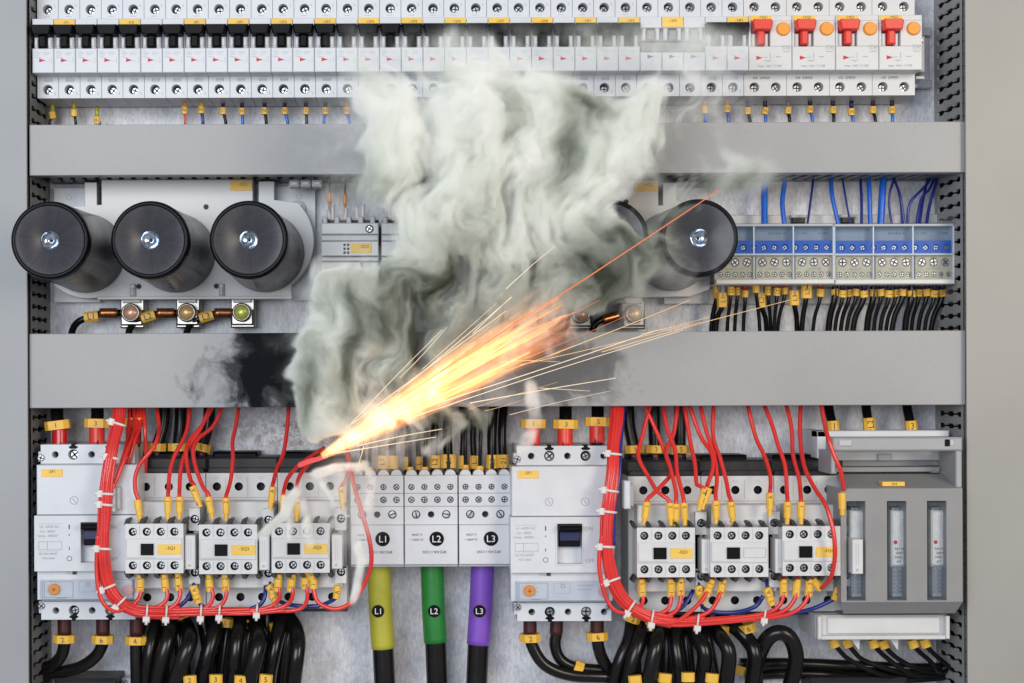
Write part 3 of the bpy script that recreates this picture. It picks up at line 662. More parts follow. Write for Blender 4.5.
# cables of the terminals
for i, (x, tx, ta) in enumerate(((91.5, 'L1', -0.12), (148.5, 'L2', -0.3), (206.5, 'L3', -0.3))):
    wire('capacitor_lead', f"black cable with yellow {tx} tag at the {['left', 'middle', 'right'][i]} clamp under the left capacitors", 'cable', 'leads of the left capacitors',
         [(x + 30, 313, 22), (x + 12, 313, 26), (x, 317, 28), (x - 12, 321, 28), (x - 19, 330, 24), (x - 22, 350, 20)], 3.6, 'black_wire',
         tags=[(x, 316.5, 29, 14.5, 10.5, 8, PI / 2 + ta, tx, 6.5, -PI / 2)], ferr=[([(x + 26, 313, 24), (x + 8, 313, 27)], 5.2, 'copper')])
for i, x in enumerate((492, 545, 598)):
    wire('capacitor_lead', f"dark lead with copper end at the {['left', 'middle', 'right'][i]} clamp under the right capacitors", 'cable', 'leads of the right capacitors',
         [(x + 22, 315, 22), (x + 8, 318, 26), (x - 4, 326, 28), (x - 8, 350, 20)], 3.4, 'black_wire', ferr=[([(x + 22, 315, 23), (x + 4, 320, 27)], 5, 'copper')])
# motor starters between the banks
def starter(x, label, cl):
    c = (x + 28, 243); r = thing('auxiliary_relay', label, 'relay', x + 28, 272, 2)
    m = MB(70, c); m.box(x, 222, x + 57.5, 272, 4, 60, 'white_warm'); m.box(x, 222.5, x + 57.5, 234, 60, 66, 'white_warm', ch=1); m.box(x, 235, x + 57.5, 241, 60, 70, 'offwhite', ch=1)
    m.box(x, 241.5, x + 57.5, 256, 60, 72, 'white_warm', ch=0.8); m.box(x, 257, x + 57.5, 261, 60, 68, 'offwhite', ch=0.8); m.box(x, 262, x + 40, 272.5, 60, 70, 'white_warm', ch=0.8); m.box(x + 41, 262, x + 57, 270, 56, 66, 'offwhite', ch=1)
    for k in range(2):
        for q in range(3): m.box(x + 22.5 + k * 3.6, 243.8 + q * 3.9, x + 24.8 + k * 3.6, 246.2 + q * 3.9, 72, 72.4, 'hole')
    for k in range(5): m.box(x + 1 + k * 12, 215.5, x + 6 + k * 12, 223, 10, 62, 'lightgrey', ch=1)
    m.box(x, 218, x + 57, 223, 6, 50, 'darkgrey')
    m.build('housing', r, bevel=0.4)
    m = MB(72, c); m.box(x + 29.5, 243.3, x + 50.5, 253, 72, 72.8, 'yellow_label', ch=0.2); m.text('-3Q2' if x < 350 else '-3Q4', x + 43, 246.8, 3.4, 73, 'ink'); m.build('marking_label', r)
    m = MB(66, c); m.cyl(x + 48.5, 229, 4.2, 66, 66.6, 'hole'); m.screw(x + 48.5, 229, 3.4, 67.8); m.build('terminal_screw', r)
    for k, (px, py) in enumerate(((9, 210), (12, 205), (24, 208), (37, 206), (42, 204))):
        m = MB(40, c); m.tube([(x + px, 222, 40), (x + px + (k % 3 - 1) * 1.5, py, 38)], 2.0, 'tie', free=False); m.build('wire_pin', r)
    return r
starter(321, 'light grey relay with yellow -3Q2 tag, left of the smoke column', None); starter(381.5, 'light grey relay beside the -3Q2 one, inside the smoke', None)
for i, (x, y) in enumerate(((329.5, 203), (345, 205), (417.5, 201))):
    wire('thin_wire', f"thin wire with orange ferrule above the relays, {['first', 'second', 'third'][i]} from the left", 'wire', 'thin wires above the relays', [(x + 1, 176, 30), (x, y - 12, 36), (x, y + 18, 40)], 1.1, 'copper', ferr=[([(x, y - 10, 37), (x, y, 38)], 2.0, 'orange')])
m = MB(85, (300, 180))
for x in (292, 303.5, 315): m.cyl(x, 180, 5, 20, 24, 'lightgrey') if False else m.box(x - 5.2, 176.5, x + 5.2, 183.5, 40, 60, 'lightgrey', ch=2.2)
tag(m.build('duct_clip', bevel=1.0), 'grey ribbed clip under the upper duct, above the right end of the left capacitor bank', 'clip')
# ================================================================== blue distribution blocks
m = MB(8, (830, 250)); m.box(700, 214.5, 956, 224, 2, 8, 'offwhite', ch=1); m.box(700, 288, 956, 304, 2, 6, 'offwhite', ch=1)
for x in (797, 846): m.box(x - 6.5, 217, x + 6.5, 224, 8, 16, 'darkgrey', ch=1); m.box(x - 8, 215.5, x + 8, 218.5, 8, 18, 'lightgrey', ch=1)
tag(m.build('terminal_carrier', bevel=0.4), 'white plastic carrier strip behind the two blue-topped terminal blocks', 'carrier')
def distribution(x0, x1, label):
    c = ((x0 + x1) / 2, 253); r = thing('distribution_block', label, 'terminal block', (x0 + x1) / 2 + 10, 285, 8, 'blue and beige distribution blocks')
    w = (x1 - x0) / 3
    m = MB(60, c); m.skirt(x0, 224.5, x1, 284, 8, 56, 'lightgrey'); m.box(x0, 224, x1, 226.5, 40, 62, 'lightgrey', ch=0.6); m.box(x0, 279.5, x1, 284.5, 30, 66, 'white_warm', ch=1)
    m.rect(x0, 254.5, x1, 280, 50, 'lightgrey')
    for k in range(4):
        xx = x0 + k * w; m.box(xx - (0.2 if k else 0), 225, xx + 1.7, 280, 40, 60 if k in (0, 3) else 57, 'white_warm', ch=0.4)
    m.box(x0, 253.3, x1, 255.3, 40, 61, 'white_warm', ch=0.4)
    m.build('housing', r, bevel=0.3)
    m = MB(56, c); m.rect(x0 + 1.5, 226, x1 - 1, 240.5, 46, 'fusegrey_light'); m.row(x0 + 1.6, x1 - 0.2, 240.5, 253.3, 56, [(x0 + 8 + k * (x1 - x0 - 14) / 10, 247.4, 3.4) for k in range(11)], 6, 'blue_plastic', 'blue_plastic')
    m.build('blue_strip', r)
    m = MB(56, c); m.sep = []
    for k in range(11): m.screw(x0 + 8 + k * (x1 - x0 - 14) / 10, 247.6, 2.6, 54, k * 0.7, 'steel')
    m.build('strip_screws', r)
    for k in range(3):
        q = MB(54, c); q.sep = []; xa = x0 + k * w + 1.9; xb = x0 + (k + 1) * w - 0.4
        q.row(xa, xb, 255.4, 269, 54, [(xa + (xb - xa) * f, 262.3, 4.6) for f in (0.18, 0.5, 0.82)], 5, 'cream', 'cream', floor='slot')
        q.row(xa, xb, 269, 279.4, 54, [(xa + (xb - xa) * (0.1 + 0.2 * j), 274.4, 2.8) for j in range(5)], 4, 'cream', 'cream', floor='slot')
        for j, f in enumerate((0.18, 0.5, 0.82)): q.screw(xa + (xb - xa) * f, 262.3, 3.9, 53.5, j + k, 'steel')
        for j in range(5): q.screw(xa + (xb - xa) * (0.1 + 0.2 * j), 274.4, 2.3, 53.2, j * 1.3 + k, 'steel')
        q.text('CU 6', (xa + xb) / 2, 269, 1.6, 54.3, 'grey_ink') if False else q.line((xa + xb) / 2 - 6, 268.8, (xa + xb) / 2 + 7, 268.8, 0.5, 54.3, 'grey_ink')
        q.build('clamp_cell', r)
    m = MB(66, c); m.box(x0 + 0.6, 225.6, x1 - 0.3, 254, 64.4, 65.2, 'clear_blue', ch=0.3); m.box(x0 + 0.6, 255, x1 - 0.3, 280, 63, 63.8, 'clear', ch=0.3)
    m.text('SPZ-KB-6/125', x0 + 0.53 * (x1 - x0), 233.4, 2.3, 65.5, 'ink'); m.text('Iu 125A', x0 + 0.74 * (x1 - x0), 233.4, 2.3, 65.5, 'ink'); m.text('Ui 690V', x0 + 0.92 * (x1 - x0), 233.4, 2.3, 65.5, 'ink')
    m.line(x0 + w, 226, x0 + w, 254, 0.8, 65.4, 'white'); m.line(x0 + 2 * w, 226, x0 + 2 * w, 254, 0.8, 65.4, 'white')
    m.build('clear_cover', r)
distribution(714.5, 833, 'blue and beige terminal block, the left one next to the big black capacitor')
distribution(834, 953, 'blue and beige terminal block, the right one beside the slotted duct')
BW = [('thick bright blue', [(766, 170, 20), (764.5, 190, 26), (764.5, 228, 34)], 3.4, 'blue_wire'), ('bright blue', [(786, 170, 20), (784.5, 185, 26), (782.3, 203, 30), (785, 228, 34)], 2.5, 'blue_wire'),
      ('thin navy', [(814, 170, 20), (812, 190, 26), (807, 228, 34)], 1.2, 'navy_wire'), ('medium blue', [(831, 170, 20), (832, 195, 28), (839.5, 228, 34)], 2.2, 'blue_wire'), ('thin navy', [(841, 170, 20), (846, 200, 28), (851, 228, 34)], 1.0, 'navy_wire'),
      ('thin navy', [(860, 170, 20), (861.5, 200, 28), (861.5, 228, 34)], 1.5, 'navy_wire'), ('bright blue', [(867, 168, 20), (869, 185, 28), (870.4, 228, 34)], 2.4, 'blue_wire'), ('thick bright blue', [(886, 165, 20), (883, 185, 28), (880.5, 228, 34)], 3.7, 'blue_wire'),
      ('looped navy', [(899, 172, 20), (892, 185, 28), (889, 203, 30), (892.4, 228, 34)], 1.2, 'navy_wire'), ('looped navy', [(892, 172, 20), (898, 190, 28), (901, 205, 30), (902, 228, 34)], 1.2, 'navy_wire'), ('looped navy', [(893, 178, 22), (900, 195, 30), (905, 228, 34)], 1.3, 'navy_wire'),
      ('curving blue', [(932, 172, 20), (927, 184, 28), (912, 200, 32), (908, 212, 32), (908, 228, 34)], 1.5, 'navy_wire'), ('curving blue', [(938, 168, 20), (930, 188, 28), (921, 200, 30), (916, 228, 34)], 1.4, 'navy_wire'), ('navy', [(930, 172, 20), (924, 195, 26), (919, 228, 34)], 1.4, 'navy_wire'),
      ('dark blue', [(940, 170, 20), (934, 190, 28), (929, 208, 30), (926, 228, 34)], 1.6, 'navy_wire')]
for i, (nm, pts, r_, mt) in enumerate(BW):
    wire('blue_wire', f"{nm} wire entering the terminal blocks from above, {od(i + 1)} from the left", 'wire', 'blue wires above the terminal blocks', pts, r_, mt)
# tagged cables leaving the blocks downwards
CB = []
for i, (x, y, w_, h_, t, fm, dx) in enumerate([(717, 292, 8, 13, '', 'ferrule_blue', -6), (722.4, 300, 11, 15, 'L1', 'ferrule_grey', -7), (731, 291, 7, 9, 'L1', 'ferrule_blue', -4), (737.5, 291.5, 6.5, 8, 'L1', 'red_boot', -3), (745.3, 294, 6, 7, '', 'red_boot', -2),
        (756, 288, 7, 10, '', 'red_boot', 4), (761, 300, 10.5, 14.5, 'L2', 'ferrule_grey', 6), (768, 291, 6, 9, 'L2', 'red_boot', 3), (777, 292, 6.5, 8, 'L2', 'red_boot', -3), (785, 291, 7, 7, '', 'red_boot', -8), (794.3, 298, 10.5, 15, 'L3', 'ferrule_grey', 3), (806.5, 291.5, 11, 14, 'L3', 'black', -5), (820.5, 293, 8, 8, '', 'red_boot', -8)]):
    CB.append((x, y, w_, h_, t, fm, dx, 2.6 if h_ > 12 else 1.9))
for i, x in enumerate((835, 842.7, 849.5, 856.5, 864, 873.4, 881.4, 889, 896, 903, 911.5, 919, 927, 934.5, 942.2)):
    CB.append((x, 293.2 + (0.8 if i % 3 == 1 else -0.6 if i % 3 == 0 else 0), 7.4, 7.2, ('', 'L', 'N')[i % 3], 'ferrule_blue', -7 - (i % 5) * 1.2, (3.3, 2.0, 2.2, 2.0, 2.8)[i % 5]))
for i, (x, y, w_, h_, t, fm, dx, r_) in enumerate(CB):
    f = 30 + (i % 3) * 5
    wire('tagged_cable', f"black cable with yellow tag hanging from the terminal blocks, {od(i + 1)} from the left", 'cable', 'tagged black cables under the terminal blocks',
         [(x, 282, f), (x, y, f), (x + dx * 0.15, y + 9, f), (x + dx * 0.75, 318, f - 4), (x + dx * 1.1, 345, f - 8)], r_, 'black_wire',
         tags=[(x, y, f, h_, w_, 6, 0.0 if h_ > 8 else (-0.12 if i % 2 else 0.1), t or None, 5.0 if h_ > 12 else 3.6, -PI / 2)], ferr=[([(x, 281, f), (x, y - 3, f)], r_ + 0.6 if r_ < 3 else 3.0, fm)])

# ================================================================== moulded case breakers
def mccb(ox, oy, label, ytag, c):
    o = lambda *a: a
    r = thing('power_breaker', label, 'power breaker', ox + 48, oy + 178, 4)
    m = MB(81, c)      # top and bottom terminal tiers
    X = lambda v: ox + v
    Y = lambda v: oy + v
    hx = (17.5, 35.6, 53.8, 72, 90)
    m.skirt(X(3), Y(1), X(102 - 5), Y(176), 4, 81, 'white'); m.row(X(3), X(97), Y(2), Y(20), 81, [(X(h), Y(11), 3.3 if k % 2 == 0 else 5.2) for k, h in enumerate(hx)], 14, 'white', 'lightgrey')
    m.rect(X(3), Y(1), X(97), Y(2), 81, 'white'); m.rect(X(3), Y(20), X(97), Y(158), 78, 'white')
    m.row(X(3), X(97), Y(158), Y(176), 81, [(X(h), Y(167), 3.3 if k % 2 == 0 else 5.2) for k, h in enumerate(hx)], 14, 'white', 'lightgrey')
    m.box(X(0), Y(8), X(6), Y(18), 50, 79, 'white', ch=0.5); m.box(X(0), Y(158), X(5), Y(170), 50, 79, 'white', ch=0.5)
    for k in (1, 3):
        h = hx[k]
        for (ya, s_) in ((-0.2, 1), (177, -1)): m.prism([(X(h - 2), Y(ya)), (X(h + 2), Y(ya)), (X(h + 2), Y(ya + 2.2 * s_)), (X(h + 5), Y(ya + 3.4 * s_)), (X(h + 3), Y(ya + 5.4 * s_)), (X(h - 3), Y(ya + 5.4 * s_)), (X(h - 5), Y(ya + 3.4 * s_)), (X(h - 2), Y(ya + 2.2 * s_))], 70, 81.6, 'black')
    m.build('terminal_tier', r, bevel=0.4)
    m = MB(81, c); m.sep = []
    for k in (1, 3):
        for yy in (11, 167): m.screw(X(hx[k]) + .3, Y(yy) + .3, 4.5 if (k == 1) == (yy < 50) or k == 3 and yy > 50 else 3.4, 76, k * 0.9 + yy, 'steel')
    for (a, b_) in ((3.5, 14), (3.5, 162), (94.5, 162)): m.screw(X(a), Y(b_), 3.4, 83, 0.5 + b_, 'steel')
    m.build('terminal_screws', r)
    m = MB(98, c)
    m.box(X(-2), Y(21.5), X(100), Y(71.5), 60, 95, 'white', ch=0.8)
    for a in (35.5, 71.5): m.disc(X(a), Y(57), 4.2, 95.2, 'grey_ink', r0=3.6); m.text('N' if a < 50 else 'S', X(a), Y(57), 3.2, 95.2, 'grey_ink') if False else m.line(X(a) - 1.5, Y(55), X(a) + 1.5, Y(59), 0.7, 95.2, 'grey_ink')
    m.build('upper_cover', r, bevel=0.3)
    m = MB(98, c)          # middle with toggle window
    xa, xb, ya, yb = X(43), X(68), Y(78.5), Y(119)
    for (a, b_, cc, d_) in ((X(-3.5), Y(72), xa, Y(127.5)), (xb, Y(72), X(100), Y(127.5)), (xa, Y(72), xb, ya), (xa, yb, xb, Y(127.5))): m.box(a, b_, cc, d_, 60, 99, 'white')
    m.box(xa - 1.2, ya - 1.2, xb + 1.2, ya, 99, 100.2, 'white'); m.box(xa - 1.2, yb, xb + 1.2, yb + 1.2, 99, 100.2, 'white'); m.box(xa - 1.2, ya, xa, yb, 99, 100.2, 'white'); m.box(xb, ya, xb + 1.2, yb, 99, 100.2, 'white')
    m.box(xa + 0.01, ya + 0.01, xb - 0.01, yb - 0.01, 60, 88, 'white')
    m.text('ON', X(74.5), Y(83.5), 3.8, 99.3, 'grey_ink'); m.text('OFF', X(75.5), Y(115.5), 3.8, 99.3, 'grey_ink')
    m.line(X(31.5), Y(81), X(31.5), Y(85.5), 1.1, 99.2, 'ink'); m.line(X(31.5), Y(90.5), X(31.5), Y(92), 0.9, 99.2, 'ink'); m.line(X(31.5), Y(103), X(31.5), Y(106.5), 0.7, 99.2, 'ink'); m.disc(X(31.5), Y(114.8), 2.6, 99.2, 'ink', r0=2.1)
    for k, t in enumerate(('Ui ~690V AC', 'Ue ~400V', 'Uimp ~8000V')): m.text(t, X(10 if k else 12), Y(83 + k * 4.7), 2.6, 99.2, 'grey_ink', w=None)
    m.line(X(0), Y(80), X(24), Y(80), 0.4, 99.2, 'pale_ink'); m.frame(X(1), Y(98), X(24), Y(106), 0.4, 99.2, 'grey_ink'); m.line(X(9.5), Y(98), X(9.5), Y(106), 0.4, 99.2, 'grey_ink')
    for k, t in enumerate(('IEC/EN 60947', 'VDE 0660')): m.text(t, X(10.5), Y(110 + k * 4.4), 2.3, 99.2, 'grey_ink')
    for k in range(3): m.line(X(1 + 7 * k), Y(107.5), X(6 + 7 * k), Y(107.5), 0.4, 99.2, 'pale_ink')
    m.build('middle_cover', r)
    m = MB(98, c); m.box(xa + 2.2, ya + 1.5, xb - 1.6, ya + 23.5, 88, 97, 'black', ch=1); m.box(xa + 1.8, ya + 1, xb - 1.2, ya + 6.5, 97, 110, 'black', ch=2); m.rect(xa + 3, ya + 9, xb - 2.4, ya + 17, 97.3, 'ferrule_blue'); m.build('toggle', r)
    m = MB(98, c); m.box(X(-3), Y(127.8), X(99.5), Y(157.5), 60, 90, 'white', ch=0.6); m.box(X(27), Y(128), X(35), Y(131.3), 90, 92, 'lightgrey'); m.rect(X(33), Y(128.3), X(37), Y(131.6), 92.3, 'ink')
    m.box(X(3), Y(137), X(94), Y(156.5), 90, 94, 'white', ch=0.6); m.frame(X(5), Y(138.5), X(34), Y(154.5), 0.5, 94.3, 'grey_ink'); m.frame(X(40), Y(138.5), X(56), Y(149), 0.4, 94.3, 'pale_ink')
    for k in range(7):
        a = -2.6 + k * 0.55; m.line(X(15.5) + 7 * math.cos(a), Y(146) + 7 * math.sin(a), X(15.5) + 8.4 * math.cos(a), Y(146) + 8.4 * math.sin(a), 0.5, 94.3, 'grey_ink')
    m.line(X(17), Y(155), X(27), Y(155), 0.5, 94.4, 'grey_ink'); m.text('NZM', X(71), Y(140.8), 2.4, 94.3, 'pale_ink') if False else m.line(X(64), Y(141), X(80), Y(141), 0.8, 94.3, 'pale_ink'); m.line(X(64), Y(145), X(78), Y(145), 0.7, 94.3, 'pale_ink')
    m.disc(X(49), Y(141.5), 2.2, 94.3, 'grey_ink', r0=1.6); m.build('lower_cover', r, bevel=0.3)
    m = MB(98, c); m.lathe(X(15.5), Y(146), [(5.6, 94), (5.6, 97), (5.0, 97.6), (0, 97.6)], 'orange', n=24, smooth=False); m.line(X(13.5), Y(146), X(17.5), Y(146), 0.9, 97.9, 'red_ink'); m.line(X(15.5), Y(143.6), X(15.5), Y(148.4), 0.6, 97.9, 'red_ink'); m.build('dial', r)
    m = MB(98, c); m.lathe(X(89.5), Y(147), [(5.2, 94), (5.2, 95.2), (0, 95.3)], 'pink', n=24, smooth=False); m.build('test_disc', r)
    m = MB(98, c); m.box(X(2), Y(136.2), X(94.5), Y(157), 99.5, 100.4, 'clear', ch=0.4)
    for (a, b_) in ((2, 136.5), (93, 136.5)): m.box(X(a), Y(b_), X(a + 1.4), Y(157), 90, 99.5, 'clear')
    m.build('clear_cover', r)
    m = MB(95, c); m.box(X(4), Y(25.5), X(25), Y(33.2), 95, 95.8, 'yellow_label', ch=0.2); m.text(ytag, X(14), Y(27.8), 3.0, 96, 'ink'); m.build('marking_label', r)
mccb(38, 443.5, 'big white power breaker tagged -2F1 at the far left of the lower row', '-2F1', (90, 532))
mccb(514, 445, 'big white power breaker tagged -3F1 with ON and OFF marks, right of the L3 block', '-3F1', (562, 534))
# booted cables above and below
def booted(x, y, n, lean, label):
    wire('booted_cable', label, 'cable', 'red-booted cables above the power breakers', [(x + lean * 0.6, 395, 40), (x + lean, 415, 50), (x, y, 56), (x, y + 18, 60)], 6.5, 'black_wire',
         tags=[(x + lean * .8, y - 7, 56, 9.0, 25, 17, -0.12 if lean < 0 else 0.02, n, 5.0, 0.0)], ferr=[([(x, y - 4, 56), (x, y + 8, 57), (x, y + 15, 58)], 8.0, 'red_boot' if lean < 0 else 'red'), ([(x, y + 12, 57), (x, y + 20, 58)], 5.5, 'steel')], n=14)
booted(60, 432, '1', -3, 'dark red booted cable with tilted yellow tag 1, above the left power breaker'); booted(97, 430, '3', 0.5, 'red booted cable with yellow tag 3, above the left power breaker'); booted(133.5, 429, '5', 0.5, 'red booted cable with yellow tag 5 behind the left red wire bundle')
booted(532.5, 430.5, '1', 0.6, 'red booted cable, leftmost of the three above the right power breaker'); booted(565, 431, '3', 0.6, 'red booted cable, middle of the three above the right power breaker'); booted(597, 428.5, '5', 0.6, 'red booted cable with tag 5, rightmost of three above the right power breaker')
def lowcab(x, n, pts, label, ty=640, ta=0.0):
    wire('power_cable', label, 'cable', 'thick black cables under the power breakers', [(x, 610, 56), (x, 628, 56)] + pts, 6.3, 'thick_black', tags=[(x, ty, 57, 8.0, 21, 17, ta, n, 5.5, -0.2)], ferr=[([(x, 612, 56), (x, 634, 56)], 7.0, 'brown_sleeve')], n=14)
lowcab(64.5, '2', [(65, 642, 56), (60, 658, 50), (46, 668, 40), (20, 674, 30)], 'thick black cable with yellow tag 2 under the left power breaker', 638.5, 0.02)
lowcab(103, '6', [(103, 642, 56), (96, 656, 50), (80, 667, 42), (55, 673, 34), (20, 680, 30)], 'thick black cable with yellow tag 6 under the left power breaker', 639, 0.03)
lowcab(136.5, '4', [(136, 645, 56), (137, 690, 56), (138, 730, 50)], 'straight black cable with yellow tag 4 under the left power breaker', 640, 0.02)
lowcab(530, '2', [(532, 645, 56), (545, 665, 56), (570, 675, 54), (605, 677, 50), (660, 680, 40)], 'black cable with yellow tag 2 bending right under the right power breaker', 637.5, -0.02)
lowcab(597, '6', [(598, 645, 56), (603, 660, 52), (614, 672, 46), (650, 680, 40)], 'black cable with yellow tag 6 bending right under the right power breaker', 636, -0.05)
wire('power_cable', 'black cable with tilted yellow band curving right, middle one under the right power breaker', 'cable', 'thick black cables under the power breakers', [(557, 610, 48), (557, 630, 48), (555, 645, 48), (561, 660, 48), (578, 668, 47), (612, 671, 44)], 6.0, 'thick_black', tags=[(578, 668, 48, 9, 14, 15, -1.2, None)], ferr=[([(557, 612, 48), (556, 634, 48)], 6.8, 'brown_sleeve')], n=14)

# ================================================================== phase terminal blocks L1 L2 L3
def phase(x0, ox, t, label):
    c = (432, 520); w = 53.6; r = thing('phase_terminal_block', label, 'terminal block', x0 + w / 2, 566, 4, 'three numbered phase terminal blocks')
    m = MB(70, c); g = 0.35; X = lambda v: x0 + v
    m.skirt(X(g), 475.5, X(w - g), 565, 4, 70, 'offwhite')
    m.rect(X(g), 475.5, X(w - g), 481.5, 70, 'white'); m.row(X(g), X(w - g), 481.5, 493, 70, [(X(7.2 + 13 * k), 487, 3.1) for k in range(4)], 8, 'white', 'lightgrey')
    m.row(X(g), X(w - g), 493.6, 506, 70, [(X(7.2 + 13 * k), 499.8, 3.3) for k in range(4)], 8, 'white', 'lightgrey'); m.rect(X(g), 493, X(w - g), 493.6, 69.4, 'grey_ink')
    m.rect(X(g), 506, X(w - g), 506.6, 69.4, 'grey_ink'); m.row(X(g), X(w - g), 506.6, 524.5, 70, [(X(11.8), 514.5, 4.3), (X(26.8), 514.5, 3.3), (X(42), 514.5, 4.3)], 8, 'white', 'lightgrey')
    m.box(X(g), 524.8, X(w - g), 564.5, 40, 72, 'lightgrey' if False else 'white', ch=0.8); m.box(X(g), 564.5, X(w - g), 567, 10, 66, 'white_warm')
    for k in range(4): m.prism(ring_pts(X(7.2 + 13 * k), 475.4, 5.6, PI, 2 * PI, 8), 20, 66, 'white')
    m.text('Iu 250A', X(12.5), 534.6, 2.4, 72.3, 'ink', rot=PI); m.text('Ui 690V ~', X(12), 539.4, 2.4, 72.3, 'ink', rot=PI); m.text('BPZ-KB-11/250', X(30), 551.8, 2.7, 72.3, 'ink', rot=PI)
    m.build('housing', r, bevel=0.3)
    m = MB(70, c); m.sep = []
    for k in range(4):
        m.screw(X(7.4 + 13 * k), 487.2, 2.6, 64.5, k * 0.8 + x0, 'steel'); m.screw(X(7.4 + 13 * k), 500, 2.8, 66, k * 1.1 + x0, 'steel')
    for v in (11.8, 42): m.screw(X(v), 514.5, 3.8, 66, v + x0, 'steel', cross=False)
    m.build('terminal_screws', r)
    m = MB(70, c); m.lathe(X(32.3), 538.6, [(7.3, 72), (7.3, 72.7), (0, 72.8)], 'black', n=28, smooth=False); m.text(t, X(32.3), 538.6, 7.0, 73.1, 'white_ink'); m.build('badge', r)
phase(350.3, 0, 'L1', 'white terminal block with round L1 badge, leftmost of the three'); phase(404.3, 0, 'L2', 'white terminal block with round L2 badge, middle of the three'); phase(458.5, 0, 'L3', 'white terminal block with round L3 badge, rightmost of the three')
FT = [(363, 465, 6, 11, '', 3), (369.5, 470, 6, 6, 'L', 1.8), (382, 462, 12, 13.5, 'L1', 4), (393, 462, 10, 13.5, '', 4), (406.5, 463, 6.5, 13, '', 2.4), (410, 470, 6.5, 6.5, 'L', 2), (419, 463, 7, 13.5, 'L', 2.6), (424.6, 470, 7, 6.5, 'L', 2), (434.6, 461.5, 11, 13, 'L2', 4), (448.4, 461, 15.5, 14, '21', 5),
      (462.5, 462, 8, 13.5, '', 3.4), (465.5, 468, 6.5, 6.5, 'L', 2), (474, 462, 9, 13.5, 'L', 3.2), (479.6, 469, 7.5, 6.5, 'L', 2), (492, 461.5, 12, 14, 'L3', 5), (503, 461, 11.5, 13.5, '21', 4.4)]
for i, (x, y, w_, h_, t, r_) in enumerate(FT):
    wire('phase_cable', f"black cable with yellow tag above the phase blocks, {od(i + 1)} from the left", 'cable', 'tagged cables above the phase blocks',
         [(x + (2, -2, 3)[i % 3], 395, 30), (x + (-1, 1, 0)[i % 3], 430, 44 if h_ > 8 else 56), (x, y, 46 if h_ > 8 else 58), (x, y + 12, 46 if h_ > 8 else 58)], r_, 'black_wire',
         tags=[(x, y, 46 if h_ > 8 else 58, h_, w_, 9 if h_ > 8 else 5, 0, t or None, 5.5 if h_ > 8 else 3.6, -PI / 2 if t != '' else 0)])
for nm, t, mt, top, mid, bot in (('yellow-green', 'L1', 'olive', (378.5, 560), (380.5, 610), (383, 648)), ('green', 'L2', 'green', (432, 560), (433.6, 610), (435.6, 642)), ('purple', 'L3', 'purple', (483, 560), (480.6, 610), (478.4, 644))):
    d_ = 34; X, Y = U(*bot, d_); r = thing('sleeved_cable', f"thick {nm} sleeved cable with round {t} badge hanging below the {t} block", 'cable', X, Y, 0, 'three colour-sleeved main cables')
    m = MB(85); dx = (bot[0] - mid[0]) * 1.1; m.tube([(*top, d_), (*mid, d_), (*bot, d_), (bot[0] + dx * 1.6, bot[1] + 90, d_)], 11.0, 'thick_black', n=28, step=8); m.build('black_jacket', r)
    m = MB(85); m.tube([(top[0], top[1] - 2, d_), (top[0] * .5 + mid[0] * .5, 585, d_), (*mid, d_), (*bot, d_)], 12.1, mt, n=28, step=6); m.build('colour_sleeve', r)
    m = MB(d_ + 12, (mid[0], 611)); bx = mid[0] - (2.5 if t == 'L1' else -0.6 if t == 'L2' else 1.2)
    m.disc(bx, 611, 6.4, d_ + 13.2, 'black', n=26); m.text(t, bx, 611, 6.2, d_ + 13.5, 'white_ink'); m.build('badge', r)
